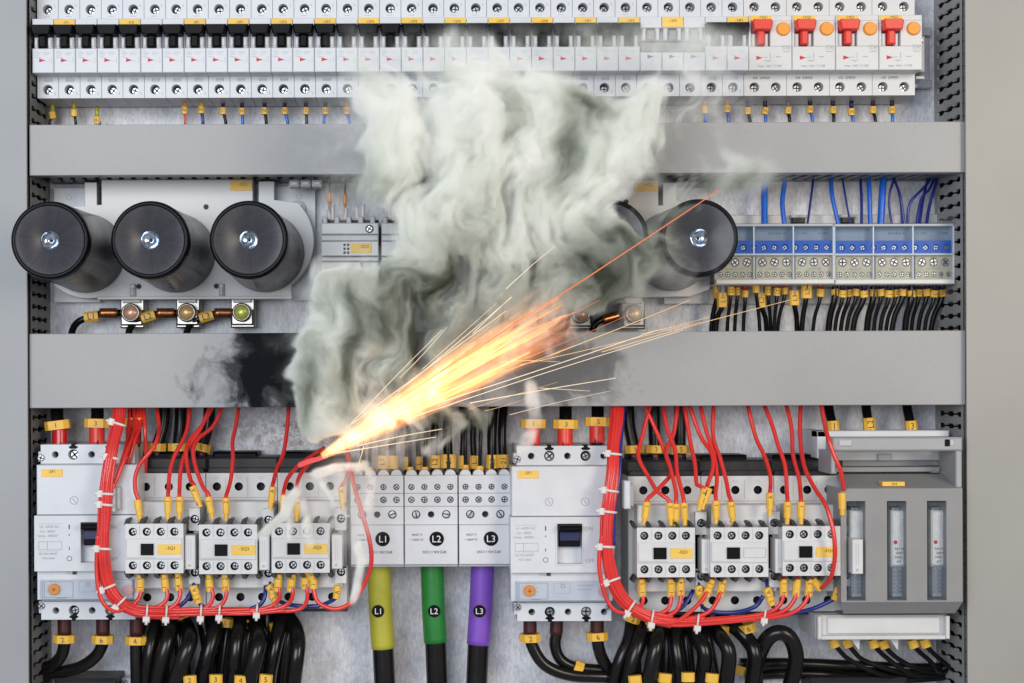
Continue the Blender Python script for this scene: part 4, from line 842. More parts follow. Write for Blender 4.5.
# ================================================================== contactor groups
def base_block(x0, x1, y0, y1, htop, hbot, yh, yhb, seams, labt, labb, labels, c, gx):
    """a row of three overload bases; each one a thing"""
    edges = [x0] + seams + [x1]
    for k in range(3):
        a, b_ = edges[k], edges[k + 1]; r = thing('motor_starter_base', labels[k], 'motor starter', (a + b_) / 2, y1, 4, 'starter bases carrying the contactors')
        ht = [h for h in htop if a < h < b_]; hb = [h for h in hbot if a < h < b_]
        m = MB(60, c); g = 0.4
        m.skirt(a + g, y0, b_ - g, y1, 4, 60, 'white_warm')
        m.rect(a + g, y0, b_ - g, yh - 8, 60, 'white_warm'); m.row(a + g, b_ - g, yh - 8, yh + 8, 60, [(h, yh, 4.3) for h in ht], 12, 'white_warm', 'darkgrey')
        m.rect(a + g, yh + 8, b_ - g, yhb - 8, 60, 'white_warm'); m.row(a + g, b_ - g, yhb - 8, yhb + 7.5, 60, [(h, yhb, 4.3) for h in hb], 12, 'white_warm', 'darkgrey'); m.rect(a + g, yhb + 7.5, b_ - g, y1, 60, 'white_warm')
        for q, h in enumerate(ht): m.text(('1L1', '3L2', '5L3')[q % 3], h, yh - 9.0, 2.6, 60.3, 'pale_ink'); m.line(h + 9, y0 + 4, h + 9, yh + 9, 0.4, 60.2, 'grey_ink') if q < 2 else None
        for q, h in enumerate(hb): m.text(('2T1', '4T2', '6T3')[q % 3], h + 1, yhb + 9.0, 2.6, 60.3, 'pale_ink')
        m.line(a + 2, yh + 11, b_ - 2, yh + 11, 0.5, 60.2, 'grey_ink')
        m.box(a + 6, yh + 13, b_ - 3, yhb - 12, 60, 84, 'white_warm', ch=1.0)
        m.build('housing', r, bevel=0.4)
        m = MB(60, c); m.box(a, y0 - 15.5, b_ - 0.3, y0 - 0.8, 4, 48, 'darkgrey', ch=2); m.box(a + 4, y0 - 20, b_ - 22, y0 - 9, 4, 38, 'black', ch=2); m.prism([(a + 3, y0 - 5), (b_ - 4, y0 - 5), (b_ - 2, y0 - 0.2), (a + 1, y0 - 0.2)], 40, 56, 'darkgrey')
        m.build('arc_cover', r, bevel=0.6); m = MB(60, c); m.box(a, y1 + 0.3, b_ - 0.3, y1 + 5, 4, 50, 'darkgrey'); m.build('base_foot', r, bevel=0.6)
def contactor(x0, y0, label, ltext, c, right=False):
    w, h = 58.0, 49.5
    r = thing('contactor', label, 'contactor', x0 + w / 2, y0 + 55, 60, 'small white contactors with four screws top and bottom')
    m = MB(112, c); X = lambda v: x0 + v; Y = lambda v: y0 + v
    hx = (7.4, 21.4, 35.4, 49)
    m.skirt(X(0), Y(0), X(w), Y(h), 82, 112, 'white_warm'); m.rect(X(0), Y(0), X(w), Y(2.5), 112, 'white_warm')
    m.row(X(0), X(w), Y(2.5), Y(13.5), 112, [(X(v), Y(8), 4.0) for v in hx], 7, 'white_warm', 'darkgrey'); m.rect(X(0), Y(13.5), X(w), Y(36), 112, 'white_warm')
    m.row(X(0), X(w), Y(36), Y(47.4), 112, [(X(v), Y(41.7), 4.0) for v in hx], 7, 'white_warm', 'darkgrey'); m.rect(X(0), Y(47.4), X(w), Y(h), 112, 'white_warm')
    m.box(X(1), Y(14.5), X(w - 1), Y(35.2), 110, 113.6, 'white_warm', ch=0.6)
    m.line(X(2), Y(33.6), X(30), Y(33.6), 0.9, 113.8, 'pale_ink')
    for v in hx[:-1]: m.line(X(v + 7), Y(1), X(v + 7), Y(13), 0.45, 112.2, 'pale_ink'); m.line(X(v + 7), Y(37), X(v + 7), Y(48), 0.45, 112.2, 'pale_ink')
    m.build('housing', r, bevel=0.4)
    m = MB(112, c); m.sep = []
    for j, v in enumerate(hx):
        m.screw(X(v) + .3, Y(8) + .2, 3.1, 107.5 + (j == 1) * 1.5, j * 0.7 + x0, 'steel'); m.screw(X(v) + .3, Y(41.7) + .2, 3.1, 107.5 + (j == 1) * 1.5, j * 1.1 + x0, 'steel')
    m.build('terminal_screws', r)
    m = MB(112, c); sx_ = (16, 28.6) if not right else (16.2, 29); m.box(X(sx_[0]), Y(19.6), X(sx_[1]), Y(31), 113.6, 116, 'black', ch=0.5); m.build('indicator_window', r)
    m = MB(112, c); sl = (33, 56) if not right else (33, 55)
    if ltext is not None: m.box(X(sl[0]), Y(20.4), X(sl[1]), Y(30.4), 113.6, 114.4, 'yellow_label', ch=0.2); m.text(ltext, X(sl[0] + 12.5), Y(24.3), 3.2, 114.7, 'ink')
    else: m.frame(X(sl[0]), Y(20.4), X(sl[1]), Y(30), 0.4, 113.9, 'grey_ink')
    m.build('marking_label', r)
    for k in range(5):
        if k == 2 and not right: pass
        v = (-0.5, 14.2, 28.2, 42.2, 56.5)[k]; s_ = -1 if right else 1
        for (yy, q) in ((1, -1), (h - 1, 1)):
            m = MB(112, c); m.prism([(X(v - 1.6), Y(yy)), (X(v + 2.2), Y(yy)), (X(v + 2.4 + s_ * 3), Y(yy + q * 5.0)), (X(v + 1.0 + s_ * 3.2), Y(yy + q * 7)), (X(v - 2 + s_ * 2.6), Y(yy + q * 5.6))], 92, 109, 'darkgrey'); m.build('guard_hook', r)
    m = MB(100, c)     # surge module and coil terminals at the right
    ox = 60.5 if not right else 63.5; oy = 12; sd_ = 122 if x0 > 780 else 106
    m.box(X(w), Y(6), X(w + 9), Y(44), 62, 84, 'darkgrey', ch=1); m.box(X(ox), Y(oy - 1), X(ox + 10.5), Y(oy + 33), 70, sd_, 'white_warm', ch=0.6)
    for k in range(2): m.line(X(ox + 3.5 + 2.4 * k), Y(oy + 3), X(ox + 3.5 + 2.4 * k), Y(oy + 24), 0.5, sd_ + 0.2, 'pale_ink')
    m.disc(X(ox + 4.5), Y(oy + 29), 1.3, sd_ + 0.2, 'grey_ink', r0=0.7); m.build('surge_module', r, bevel=0.3)
    m = MB(92, c); m.sep = []; ct = ox + 3.2 if not right else 58.5
    for (ya, yb, ys) in ((-15.5, 7, -4.5), (45, 60, 48.8)):
        m.skirt(X(ct), Y(ya), X(ct + 11), Y(yb), 60, 92, 'white_warm'); m.rect(X(ct), Y(ya), X(ct + 11), Y(ys - 5.6), 92, 'white_warm'); m.row(X(ct), X(ct + 11), Y(ys - 5.6), Y(ys + 5.6), 92, [(X(ct + 5.8), Y(ys), 4.2)], 6, 'white_warm', 'darkgrey')
        if ys + 5.6 < yb: m.rect(X(ct), Y(ys + 5.6), X(ct + 11), Y(yb), 92, 'white_warm')
        m.screw(X(ct + 6), Y(ys), 3.3, 89, ys, 'steel')
        m.build('coil_terminal', r, bevel=0.3); m = MB(92, c); m.sep = []
cl, cr = (240, 540), (738, 544)
base_block(135.5, 347, 473, 608.5, [146, 169, 190, 217, 239, 261, 290, 310, 330], [147, 170, 190, 218.8, 240.3, 262, 288.4, 312, 332], 486.5, 597, [206, 277.5], '', '', ['white starter base at the left, under the -3Q1 contactor', 'white starter base in the middle, under the -3Q3 contactor', 'white starter base by the flame, under the -3Q5 contactor'], cl, 0)
base_block(628, 847, 476, 611.5, [643.5, 665.5, 687.5, 713, 735.5, 758, 784.3, 807.3, 828.7], [643.3, 665, 687, 712.6, 734.7, 757, 783, 806, 827.7], 490, 600.3, [701, 774], '', '', ['white starter base of the right group, under the -5Q1 contactor', 'white starter base of the right group, under the contactor with a blank label', 'white starter base of the right group, under the -5Q4 contactor'], cr, 0)
contactor(125.3, 523.5, 'white contactor with yellow -3Q1 tag, beside the left red bundle', '-3Q1', cl); contactor(199, 524.5, 'white contactor with yellow -3Q3 tag, middle of the left group', '-3Q3', cl); contactor(271.5, 523.5, 'white contactor with yellow -3Q5 tag, below the flame', '-3Q5', cl)
contactor(637, 527.5, 'white contactor with yellow -5Q1 tag, first of the right group', '-5Q1', cr, True); contactor(710.3, 527.5, 'white contactor without yellow tag, middle of the right group', None, cr, True); contactor(782.5, 526.5, 'white contactor with yellow -5Q4 tag, beside the grey fuse switch', '-5Q4', cr, True)
# cables entering the starter bases from above
for i, (x, lean, t, c_) in enumerate(((157, 8, '1', 'left'), (178, 3, '3', 'left'), (202, 8, '5', 'left'), (634, -6, '1', 'right'), (655, -1, '3', 'right'), (680, 0, '5', 'right'))):
    yb_ = 448 if i < 3 else 450
    wire('starter_cable', f"black cable with yellow collar {t} above the {c_} contactor group", 'cable', 'black cables with yellow collars behind the red wires',
         [(x + lean, 395, 20), (x + lean * .8, 425, 24), (x, yb_, 30), (x, yb_ + 14, 34)], 6.3, 'thick_black', tags=[(x, yb_ - 1, 32, 8, 19.5, 17, (0.05, 0, 0.25, -0.05, 0.02, 0.03)[i], t, 5, -0.1)], ferr=[([(x, yb_ + 2, 33), (x, yb_ + 11, 34)], 5.2, 'brown_sleeve')], n=14)
# ------------------------------------------------------------------ red control wires
def yt(x, y, ang, t='', d=104, L=16, w=7.2): return [(x - math.sin(ang) * -L * 0.0, y, d, L * 0.52, w, 6, ang, t or None, 4.0, -PI / 2), (x + math.sin(ang) * -L * 0.5, y + math.cos(ang) * L * 0.5, d, L * 0.46, w * 0.92, 5.6, ang, None), (x - math.sin(ang) * L * 0.95, y + math.cos(ang) * L * 0.92, d, L * 0.42, w * 0.62, 4.5, ang, None)]
def rw(pts, t, side, i, ang=0.0, d=104, txt='1', col='red_wire', cn='red'):
    x, y = t
    if side == 'left' and i == 1: pts = [(a, b_, max(dd, 104) if k > 2 else dd + (0, 12, 30)[min(k, 2)]) for k, (a, b_, dd) in enumerate(pts)]
    P = [(a, b_, dd) for (a, b_, dd) in pts] + [(x, y - 6, d), (x - math.sin(ang) * 14, y + 14, d)]
    wire('control_wire', f"{cn} wire dropping from the wide duct to the {side} contactors, {od(i)} tag from left", 'wire', f"{cn} control wires above the {side} contactors", P, 2.1, col, tags=yt(x, y - 1, ang, txt, d), n=10)
def top(*pts): # depths rise from the duct mouth to the contactor front
    n = len(pts); return [(x, y, 52 + (k / max(1, n - 1)) * 46) for k, (x, y) in enumerate(pts)]
LW = [([(155, 398), (159, 425), (157, 440), (150, 452), (140, 464), (135, 478), (135.5, 492)], (138, 505), -0.14, ''),
      ([(190, 398), (188, 425), (183, 440), (174, 457), (169.5, 475), (168.5, 490)], (168, 502), -0.0, '1'),
      ([(213, 398), (201, 428), (187, 450), (181, 468), (179.5, 490)], (179.5, 502), 0, '3'),
      ([(216, 400), (203, 424), (190, 440), (186, 452), (188, 470), (191.5, 482)], (194, 491), -0.36, 'A'),
      ([(226, 398), (214, 425), (199, 438), (193, 450), (196, 468), (203, 487)], (209, 502), -0.2, '1'),
      ([(240, 398), (236, 425), (232.5, 442), (233, 458), (231, 478), (227.5, 492)], (226, 503), -0.02, '2'),
      ([(289, 400), (287, 430), (283, 455), (277, 468), (273.5, 482)], (272.5, 492), 0.12, 'A'),
      ([(324, 448), (313, 455), (299, 465), (288, 478), (284, 490)], (283.5, 500), 0, '1'),
      ([(327, 452), (316, 459), (305, 468), (298, 480), (297, 492)], (297, 504), 0, '2')]
for i, (p, t, a, tx) in enumerate(LW): rw(top(*p), t, 'left', i + 1, a, txt=tx)
rw(top((345, 440), (349, 458), (348, 472), (344, 484)), (342, 492), 'left', 10, -0.05, txt='A')
# loose red strands behind the left bundle
for i, p in enumerate(([(141, 398, 50), (140, 425, 66), (134, 443, 84), (128.5, 462, 89), (127, 472, 88)], [(139, 398, 50), (136, 430, 70), (131, 448, 84), (125, 463, 89), (122, 474, 88)], [(143, 398, 50), (145, 430, 66), (146, 455, 62), (145, 480, 54)], [(129, 398, 54), (129, 430, 70), (123, 458, 100), (110, 500, 111), (107, 530, 112)], [(133, 398, 54), (134, 428, 70), (126, 455, 100), (111, 496, 111), (108, 526, 112)])):
    wire('control_wire', f"loose red strand splitting off right of the left bundle, {od(i + 1)} of five", 'wire', 'loose strands of the left bundle', p, 2.0, 'red_wire')
RWD = [([(641, 398), (655, 428), (664, 450), (671, 472), (663, 484), (653, 494)], (646.5, 507), 0.14, '1'),
       ([(652, 398), (642.5, 435), (638.3, 456), (648, 476), (658, 492)], (670, 508), -0.05, '3'),
       ([(678, 398), (674, 432), (666, 452), (671, 470), (676, 492)], (676, 509), 0.0, '3') ,
       ([(662, 398), (667, 428), (675, 450), (677, 472), (682, 492)], (684, 508), -0.06, '5'),
       ([(683, 398), (690, 440), (695, 465), (697, 485)], (704, 494), 0.3, 'A'),
       ([(687, 398), (700, 435), (711, 452), (713, 468), (707, 486)], (707.5, 493), 0.3, ''),
       ([(699, 398), (706, 430), (714, 455), (717, 478), (715.5, 494)], (716, 506), 0, '1'),
       ([(714, 398), (713, 435), (720, 458), (726, 480), (729, 496)], (731, 507), -0.12, '2'),
       ([(746, 398), (755, 435), (764, 455), (770, 474), (770.5, 488)], (770, 498), 0.02, 'A'),
       ([(761, 398), (771, 422), (778, 445), (785, 466), (787, 494)], (787.5, 507), 0.02, '1'),
       ([(784, 398), (791, 425), (793, 455), (799, 478), (800.5, 494)], (801, 507), 0, '1')]
for i, (p, t, a, tx) in enumerate(RWD): rw(top(*p), t, 'right', i + 1, a, txt=tx)
wire('control_wire', 'red wire crossing the front of the -5Q4 contactor and curling back under it', 'wire', 'red control wires above the right contactors',
     [(801, 398, 52), (800, 435, 66), (804, 465, 84), (814, 487, 104), (826, 506, 122), (833, 530, 128), (835, 552, 128), (833, 570, 122), (829, 581, 112), (821, 588, 100)], 2.2, 'red_wire', tags=[(817, 584, 98, 13, 8, 6, -0.7, None)])
wire('control_wire', 'red wire at the far right passing before the grey fuse switch to a yellow tag', 'wire', 'red control wires above the right contactors',
     [(820, 398, 60), (826, 430, 112), (834, 455, 122), (841, 472, 122), (843.5, 490, 116)], 2.2, 'red_wire', tags=yt(842, 497, -0.02, '', 112))
# the two bundles: strands following one route
def bundle(route, offs, side, mtl):
    for i, (o1, o2, mt, cn, a, b_) in enumerate(offs):
        pts = []
        R = route[a:b_]
        for k, (x, y, d) in enumerate(R):
            k2 = min(k + 1, len(R) - 1); k1 = max(k - 1, 0); tx, ty = R[k2][0] - R[k1][0], R[k2][1] - R[k1][1]; L_ = math.hypot(tx, ty) or 1
            wob = math.sin(k * 1.7 + i * 2.1) * 0.5
            pts.append((x - ty / L_ * (o1 * 0.8 + wob), y + tx / L_ * (o1 * 0.8 + wob), d + o2))
        wire('bundled_wire', f"{cn} strand in the cable-tied bundle of the {side} group, {od(i + 1)} from its outer edge", 'wire', f"strands of the {side} red wire bundle", pts, 1.85, mt, n=9)
routeL = [(121, 396, 60), (119.5, 420, 90), (115, 440, 104), (110, 465, 112), (107, 490, 114), (105.5, 515, 114), (104, 540, 114), (104.5, 560, 114), (108, 582, 112), (117, 598, 110), (132, 608.5, 108), (152, 611.5, 106), (180, 611.5, 102), (215, 610.5, 100), (250, 609.5, 98), (285, 606.5, 98)]
bundle(routeL, [(7.2, 0, 'red_wire', 'red', 0, 13), (4.6, 2.8, 'red_wire', 'red', 0, 16), (2.2, 3.2, 'red_wire', 'red', 0, 16), (0, 4, 'red_wire', 'red', 0, 15), (-2.4, 3, 'red_wire', 'red', 0, 14), (-4.8, 1.2, 'red_wire', 'red', 0, 13), (2.5, -2, 'red_wire', 'red', 0, 14), (-1.5, -2, 'red_wire', 'red', 0, 15)], 'left', None)
routeR = [(619, 396, 60), (617.5, 420, 86), (614.5, 445, 100), (613.5, 470, 110), (611, 495, 114), (608, 520, 114), (607.5, 545, 114), (611, 570, 112), (618, 590, 110), (630, 605, 108), (648, 615.5, 106), (672, 621, 104), (705, 620.5, 102), (740, 617.5, 100), (765, 614.5, 98)]
bundle(routeR, [(7.2, 0, 'red_wire', 'red', 0, 12), (4.6, 2.8, 'red_wire', 'red', 0, 15), (2.2, 3.2, 'red_wire', 'red', 0, 15), (0, 4, 'red_wire', 'red', 0, 15), (-2.4, 3, 'red_wire', 'red', 0, 13), (-4.8, 1.2, 'red_wire', 'red', 0, 12), (-7.4, -1, 'navy_wire', 'dark blue', 0, 7), (1.5, -2, 'red_wire', 'red', 0, 13), (-1.5, -2, 'red_wire', 'red', 0, 14)], 'right', None)
def tie(x, y, d, ang, half, label):
    c_, s_ = math.cos(ang), math.sin(ang); m = MB(85)
    N = 14; P = []
    for k in range(N + 1):
        a = PI * k / N; u = -half * 0.85 * math.cos(a); v = math.sin(a) * 6.5
        P.append((x + c_ * u, y + s_ * u, d + v - 2))
    m.tube(P, 1.3, 'tie', n=8, step=3, flat=0.8)
    m.sleeve(x - c_ * half, y - s_ * half, d + 2, 6.5, 6, 5, ang, 'tie'); m.tube([(x - c_ * half, y - s_ * half, d + 2), (x - c_ * (half + 5.5), y - s_ * (half + 5.5), d + 4)], 1.5, 'tie', n=6)
    tag(m.build('cable_tie'), label, 'cable tie', 'white cable ties on the red bundles')
TL = [(119, 424, 96, 0.3, 8), (113, 458, 110, 0.2, 7.5), (107.5, 494, 116, 0.05, 8), (107, 505, 116, 0.1, 8), (104.5, 549, 116, 0.05, 8), (109, 587, 114, -0.4, 8.5), (121, 602, 112, -0.8, 8.5), (147, 611.5, 109, -1.5, 8), (166.5, 612, 107, -1.5, 8), (201, 611.5, 104, -1.5, 7.5), (219.5, 611, 103, -1.5, 7), (257, 609, 101, -1.5, 6.5)]
TR = [(615, 454, 106, 0.1, 7.5), (611.5, 491, 116, 0.15, 8), (609.5, 512, 116, 0.1, 8), (607.5, 547, 116, 0.05, 8), (613.5, 580, 114, -0.35, 8), (631.5, 606.5, 111, -1.0, 8.5), (652.5, 617, 108, -1.4, 8.5), (698, 621, 105, -1.45, 7.5), (765, 614.5, 101, -1.4, 6.5)]
for i, t in enumerate(TL): tie(*t, f"white cable tie on the left red bundle, {od(i + 1)} from its top")
for i, t in enumerate(TR): tie(*t, f"white cable tie on the right red bundle, {od(i + 1)} from its top")
for (x, y, s) in ((113, 497, 'left'), (625, 494, 'right')):
    m = MB(100); m.c = (x, y); m.ref = 100; m.box(x - 2.5, y - 14, x + 4, y + 14, 95, 112, 'white', ch=1.2); m.box(x + 4, y - 10, x + 8, y + 12, 95, 104, 'lightgrey', ch=1)
    tag(m.build('cable_clip', bevel=0.4), f"small white adhesive clip holding the {s} red bundle to its power breaker", 'clip')
# lower tails with yellow tags
def tail(p, t, ang, side, i, cn='red', col='red_wire', txt='1', rr=2.1, L=17):
    x, y = t; P = [(x + math.sin(ang) * 12, y - 14, 96), (x, y, 100)] + [(a, b_, dd) for a, b_, dd in p]
    wire('control_wire', f"{cn} wire tail with yellow tag under the {side} contactors, {od(i)} from the left", 'wire', f"wire tails under the {side} contactors", P, rr, col, tags=[(x + math.sin(ang) * 4.5, y - 4.5, 100, L * 0.5, 7.4, 6, ang, txt or None, 4, -PI / 2), (x - math.sin(ang) * 4, y + 4, 100, L * 0.5, 7.4, 6, ang, txt or None, 4, -PI / 2)])
T1 = [((140.3, 583), 0.02, [(140.5, 594, 102), (136, 602, 106), (125, 609, 112), (113, 611, 116), (104, 604, 117), (98.5, 590, 117), (96.5, 565, 116), (98, 535, 116)], 'red', 'red_wire', '1'),
      ((165, 583), -0.08, [(167.5, 594, 102), (165, 602, 104), (155, 608, 106), (140, 611, 107)], 'red', 'red_wire', '1'), ((178.5, 582), -0.08, [(180.5, 593, 102), (177, 603, 104), (166, 610, 106), (150, 613, 107)], 'red', 'red_wire', '4'),
      ((209.5, 583), -0.1, [(213, 594, 102), (211, 603, 103), (203, 609, 103), (185, 612, 103)], 'red', 'red_wire', '1'), ((225.5, 583), -0.02, [(226.5, 594, 102), (223, 603, 103), (214, 609, 103), (195, 612, 103)], 'red', 'red_wire', '2'),
      ((278, 583), 0.05, [(280, 594, 102), (277, 602, 101), (266, 608, 101), (240, 611, 101)], 'red', 'red_wire', '1'), ((291.5, 583), 0.1, [(293, 594, 102), (289, 603, 101), (276, 609, 101), (250, 612, 101)], 'red', 'red_wire', '2'),
      ((305, 581), 0.0, [(307.5, 594, 102), (305, 605, 101), (294, 610.5, 100), (270, 611, 100)], 'red', 'red_wire', '2')]
for i, (t, a, p, cn, col, tx) in enumerate(T1): tail(p, t, a, 'left', i + 1, cn, col, tx)
wire('control_wire', 'long red wire looping past the L1 block and back under the left contactors', 'wire', None,
     [(313.5, 572, 98), (313.8, 590, 102), (319, 603, 104), (336, 609, 106), (353, 601, 108), (366, 580, 110), (371.3, 562, 112), (369.5, 540, 112), (361, 510, 110), (353, 482, 100), (349, 462, 90), (346, 445, 80)], 2.2, 'red_wire', tags=[(312.2, 575, 100, 9, 7.4, 6, 0, '3', 4, -PI / 2), (313.5, 584, 101, 9, 7.4, 6, 0, '1', 4, -PI / 2)])
T2 = [((642, 588), -0.02, [(643, 600, 102), (640, 607, 106), (629, 613, 112), (616, 611, 116), (607, 600, 117), (601, 580, 117), (599, 560, 117), (602, 535, 117)], 'red', 'red_wire', '1'),
      ((671, 588), 0.02, [(671, 600, 102), (668, 609, 104), (658, 614, 106), (643, 615, 107)], 'red', 'red_wire', '1'), ((680.5, 587), 0.0, [(680.8, 599, 102), (677, 610, 104), (664, 617, 106), (648, 618, 107)], 'red', 'red_wire', '4'),
      ((709, 588), 0.35, [(702, 600, 104), (690, 612, 106), (675, 622, 108), (655, 622, 109), (640, 614, 110)], 'red', 'red_wire', '1'), ((721.5, 588), 0.2, [(717.5, 600, 104), (711, 610, 105), (700, 616, 105), (685, 619, 105)], 'red', 'red_wire', '2'),
      ((783.5, 588), 0.0, [(783, 598, 102), (779, 606, 102), (770, 612, 102), (752, 616, 102)], 'red', 'red_wire', '1'), ((796.5, 588), 0.08, [(795, 598, 102), (788, 608, 102), (776, 614, 102), (755, 618, 102)], 'red', 'red_wire', ''),
      ((809, 588), 0.08, [(807, 599, 102), (800, 608, 102), (786, 615, 102), (762, 619, 102)], 'red', 'red_wire', '2')]
for i, (t, a, p, cn, col, tx) in enumerate(T2): tail(p, t, a, 'right', i + 1, cn, col, tx)
# coil wires, dark blue, with tilted A2 tags
for (x, y, a, p, lb) in ((196, 595, -0.35, [(201, 605, 92), (208, 608, 92), (220, 610, 90)], 'blue wire with tilted A2 tag right of the -3Q1 contactor'), (272.5, 594, -0.6, [(281, 602, 90), (295, 605.5, 88), (318, 606, 88), (333, 600, 90), (337, 596, 92)], 'long blue wire with tilted tag running under the -3Q5 contactor'),
                         (700.5, 595, -0.15, [(702.5, 607, 92), (715, 612, 92), (738, 612, 90), (756, 606, 90), (763, 596, 92)], 'long blue wire with A2 tag running under the contactor with a blank label'), (769.5, 597, -0.35, [(775, 609, 92), (790, 613, 90), (812, 609, 90), (832, 600, 92), (837, 596, 92)], 'blue wire with tilted A2 tag running under the -5Q4 contactor')):
    wire('coil_wire', lb, 'wire', 'dark blue coil wires under the contactors', [(x - 3, y - 18, 88), (x, y, 94)] + p, 2.1, 'navy_wire', tags=[(x - 1.5, y - 5, 95, 9, 8, 6, a, 'A', 4, -PI / 2), (x + 1.5, y + 4, 95, 9, 8, 6, a, '2', 4, -PI / 2)])
for (p, lb) in (([(192.5, 588, 88), (188, 598, 92), (181, 605, 94), (172, 610, 96)], 'short blue wire left of the tilted A2 tag in the left group'), ([(265.5, 586, 88), (265, 596, 92), (261, 604, 94), (250, 609, 96)], 'short blue wire below the -3Q3 coil terminal'), ([(693, 590, 88), (688, 600, 92), (681, 608, 94), (670, 614, 96)], 'short blue wire left of the A2 tag in the right group')):
    wire('coil_wire', lb, 'wire', 'dark blue coil wires under the contactors', p, 2.1, 'navy_wire')
for (x, y, a, lb) in ((337, 592, 0.1, 'orange-yellow tag at the lower right of the -3Q5 contactor'), (836.5, 594, 0.35, 'yellow tag at the lower right of the -5Q4 contactor')):
    m = MB(85); m.sleeve(x, y, 94, 13, 7, 6, a, 'yellow', 'A', 4, trot=-PI / 2); tag(m.build('wire_marker'), lb, 'wire tag')
# ------------------------------------------------------------------ thick black cables below
def fat(pts, r_, lb, tags=()):
    wire('power_cable', lb, 'cable', 'thick black cables hanging under the contactor groups', pts, r_, 'thick_black', tags=tags, n=18)
def coll(x, y, a, t, w=17, d=58): return (x, y, d, 8.5, w, 15, a, t, 5.5, -0.2)
BL = [(153, 7, 146, (155, 621, 0.1, '2')), (170, 8, 157, None), (189, 8, 174, (181, 621, -0.15, '')), (214, 8, 201, (226, 622, 0.15, '1')), (238, 7.5, 233, (250, 624, 0.35, '4')), (258, 8, 248, None), (278, 7.5, 268, (278, 626, -0.15, '6')), (297, 8, 293, None)]
for i, (xt_, r_, xb_, tg) in enumerate(BL):
    dd = 52 + (i % 3) * 12
    pts = [(xt_ + 2, 602, 20), (xt_ + 3, 616, 34), (xt_, 634, dd), (xt_ * .45 + xb_ * .55, 658, dd + 8), (xb_, 690, dd), (xb_ - 3, 760, dd - 10)]
    if i in (2, 5, 7): pts = [(xt_ - 16, 612, 20), (xt_ - 4, 624, 40), (xt_ + 1, 640, dd), (xt_ * .5 + xb_ * .5 + 1, 662, dd + 8), (xb_, 692, dd), (xb_ - 2, 760, dd - 10)]
    fat(pts, r_, f"thick glossy black cable under the left contactor group, {od(i + 1)} from the left", [coll(*tg, d=38)] if tg else ())
for i, x in enumerate((190, 216, 241, 266)):
    m = MB(85); m.sleeve(x, 680 - (i % 2), 84, 9, 13, 6, 0.05 * (i - 1), 'yellow', '2345'[i], 5.5, trot=0.0); tag(m.build('cable_marker'), f"yellow cable tag at the bottom edge below the left contactors, {od(i + 1)} from the left", 'cable tag')
for i, (xt_, xb_) in enumerate(((150, 139), (163, 163), (178, 186), (204, 214), (228, 221), (248, 242), (268, 262), (288, 281))):
    fat([(xt_, 606, 14), (xt_, 622, 18), (xt_ + (xb_ - xt_) * .4, 645, 24), (xb_, 690, 26), (xb_ + 2, 760, 22)], 7.5, f"thick black cable in the rear layer under the left contactor group, {od(i + 1)} from the left")
for i, (xt_, xb_) in enumerate(((632, 636), (648, 662), (668, 666), (684, 690), (704, 714))):
    fat([(xt_, 610, 14), (xt_, 626, 18), (xt_ + (xb_ - xt_) * .4, 648, 24), (xb_, 690, 26), (xb_ + 2, 760, 22)], 7, f"thick black cable in the rear layer under the right contactor group, {od(i + 1)} from the left")
BRR = [(630, 7, 613, (632, 618, 0.35, '2')), (641, 7.5, 627, (653, 626, 0.05, '')), (659, 7.5, 648, None), (676, 7.5, 679, None), (692, 8, 702, None), (714, 7.5, 726, (720, 630, 0.08, '4')), (738, 8, 752, (747, 628, -0.25, '6'))]
for i, (xt_, r_, xb_, tg) in enumerate(BRR):
    dd = 54 + (i % 3) * 11; k_ = 14 if i > 3 else 0
    if i > 3: pts = [(xt_ - 18, 618, 24), (xt_ - 2, 628, 46), (xt_ + (xb_ - xt_) * .7, 640, dd), (xb_ + 3, 655, dd + 8), (xb_, 690, dd), (xb_ - 2, 760, dd - 8)]
    else: pts = [(xt_ + 2, 602, 20), (xt_ + 2, 620, 40), (xt_ - 1, 640, dd), (xt_ * .4 + xb_ * .6, 662, dd + 6), (xb_, 692, dd), (xb_ - 3, 760, dd - 8)]
    fat(pts, r_, f"thick glossy black cable under the right contactor group, {od(i + 1)} from the left", [coll(*tg, d=52)] if tg else ())
fat([(757, 700, 30), (755, 672, 40), (760, 652, 50), (768, 638, 58), (779, 632.5, 62), (790, 638, 62), (796, 655, 60), (793, 675, 56), (786, 700, 50)], 8, 'thick black cable making an arch right of the right contactor group')
for i, (x, y) in enumerate(((635, 680), (665, 678), (688, 677), (712, 678), (739, 670))):
    m = MB(85); m.sleeve(x, y, 82 if i != 4 else 40, 9, 13, 6, (-0.1, 0.1, 0, 0.1, 0.3)[i], 'yellow', None); tag(m.build('cable_marker'), f"yellow cable tag at the bottom edge below the right contactors, {od(i + 1)} from the left", 'cable tag')
wire('power_cable', 'long black cable lying level along the bottom right', 'cable', None, [(740, 664, 14), (800, 664, 16), (870, 667, 16), (930, 669, 14), (975, 664, 12)], 6.2, 'thick_black', n=14)
wire('power_cable', 'second black cable lying level just below the first at the bottom right', 'cable', None, [(745, 676, 12), (810, 674, 14), (880, 680, 14), (940, 676, 12), (975, 668, 12)], 5, 'thick_black', n=14)
m = MB(30, (850, 690)); m.box(808, 676.5, 905, 760, 0.5, 40, 'darkgrey', ch=4); tag(m.build('cable_gland_box', bevel=1), 'dark box edge at the bottom right below the black cables', 'box')
m = MB(30, (90, 690)); m.box(57, 676, 119, 760, 0.5, 44, 'darkgrey', ch=4); tag(m.build('cable_gland_box', bevel=1), 'dark box edge at the bottom left below the black cables', 'box')
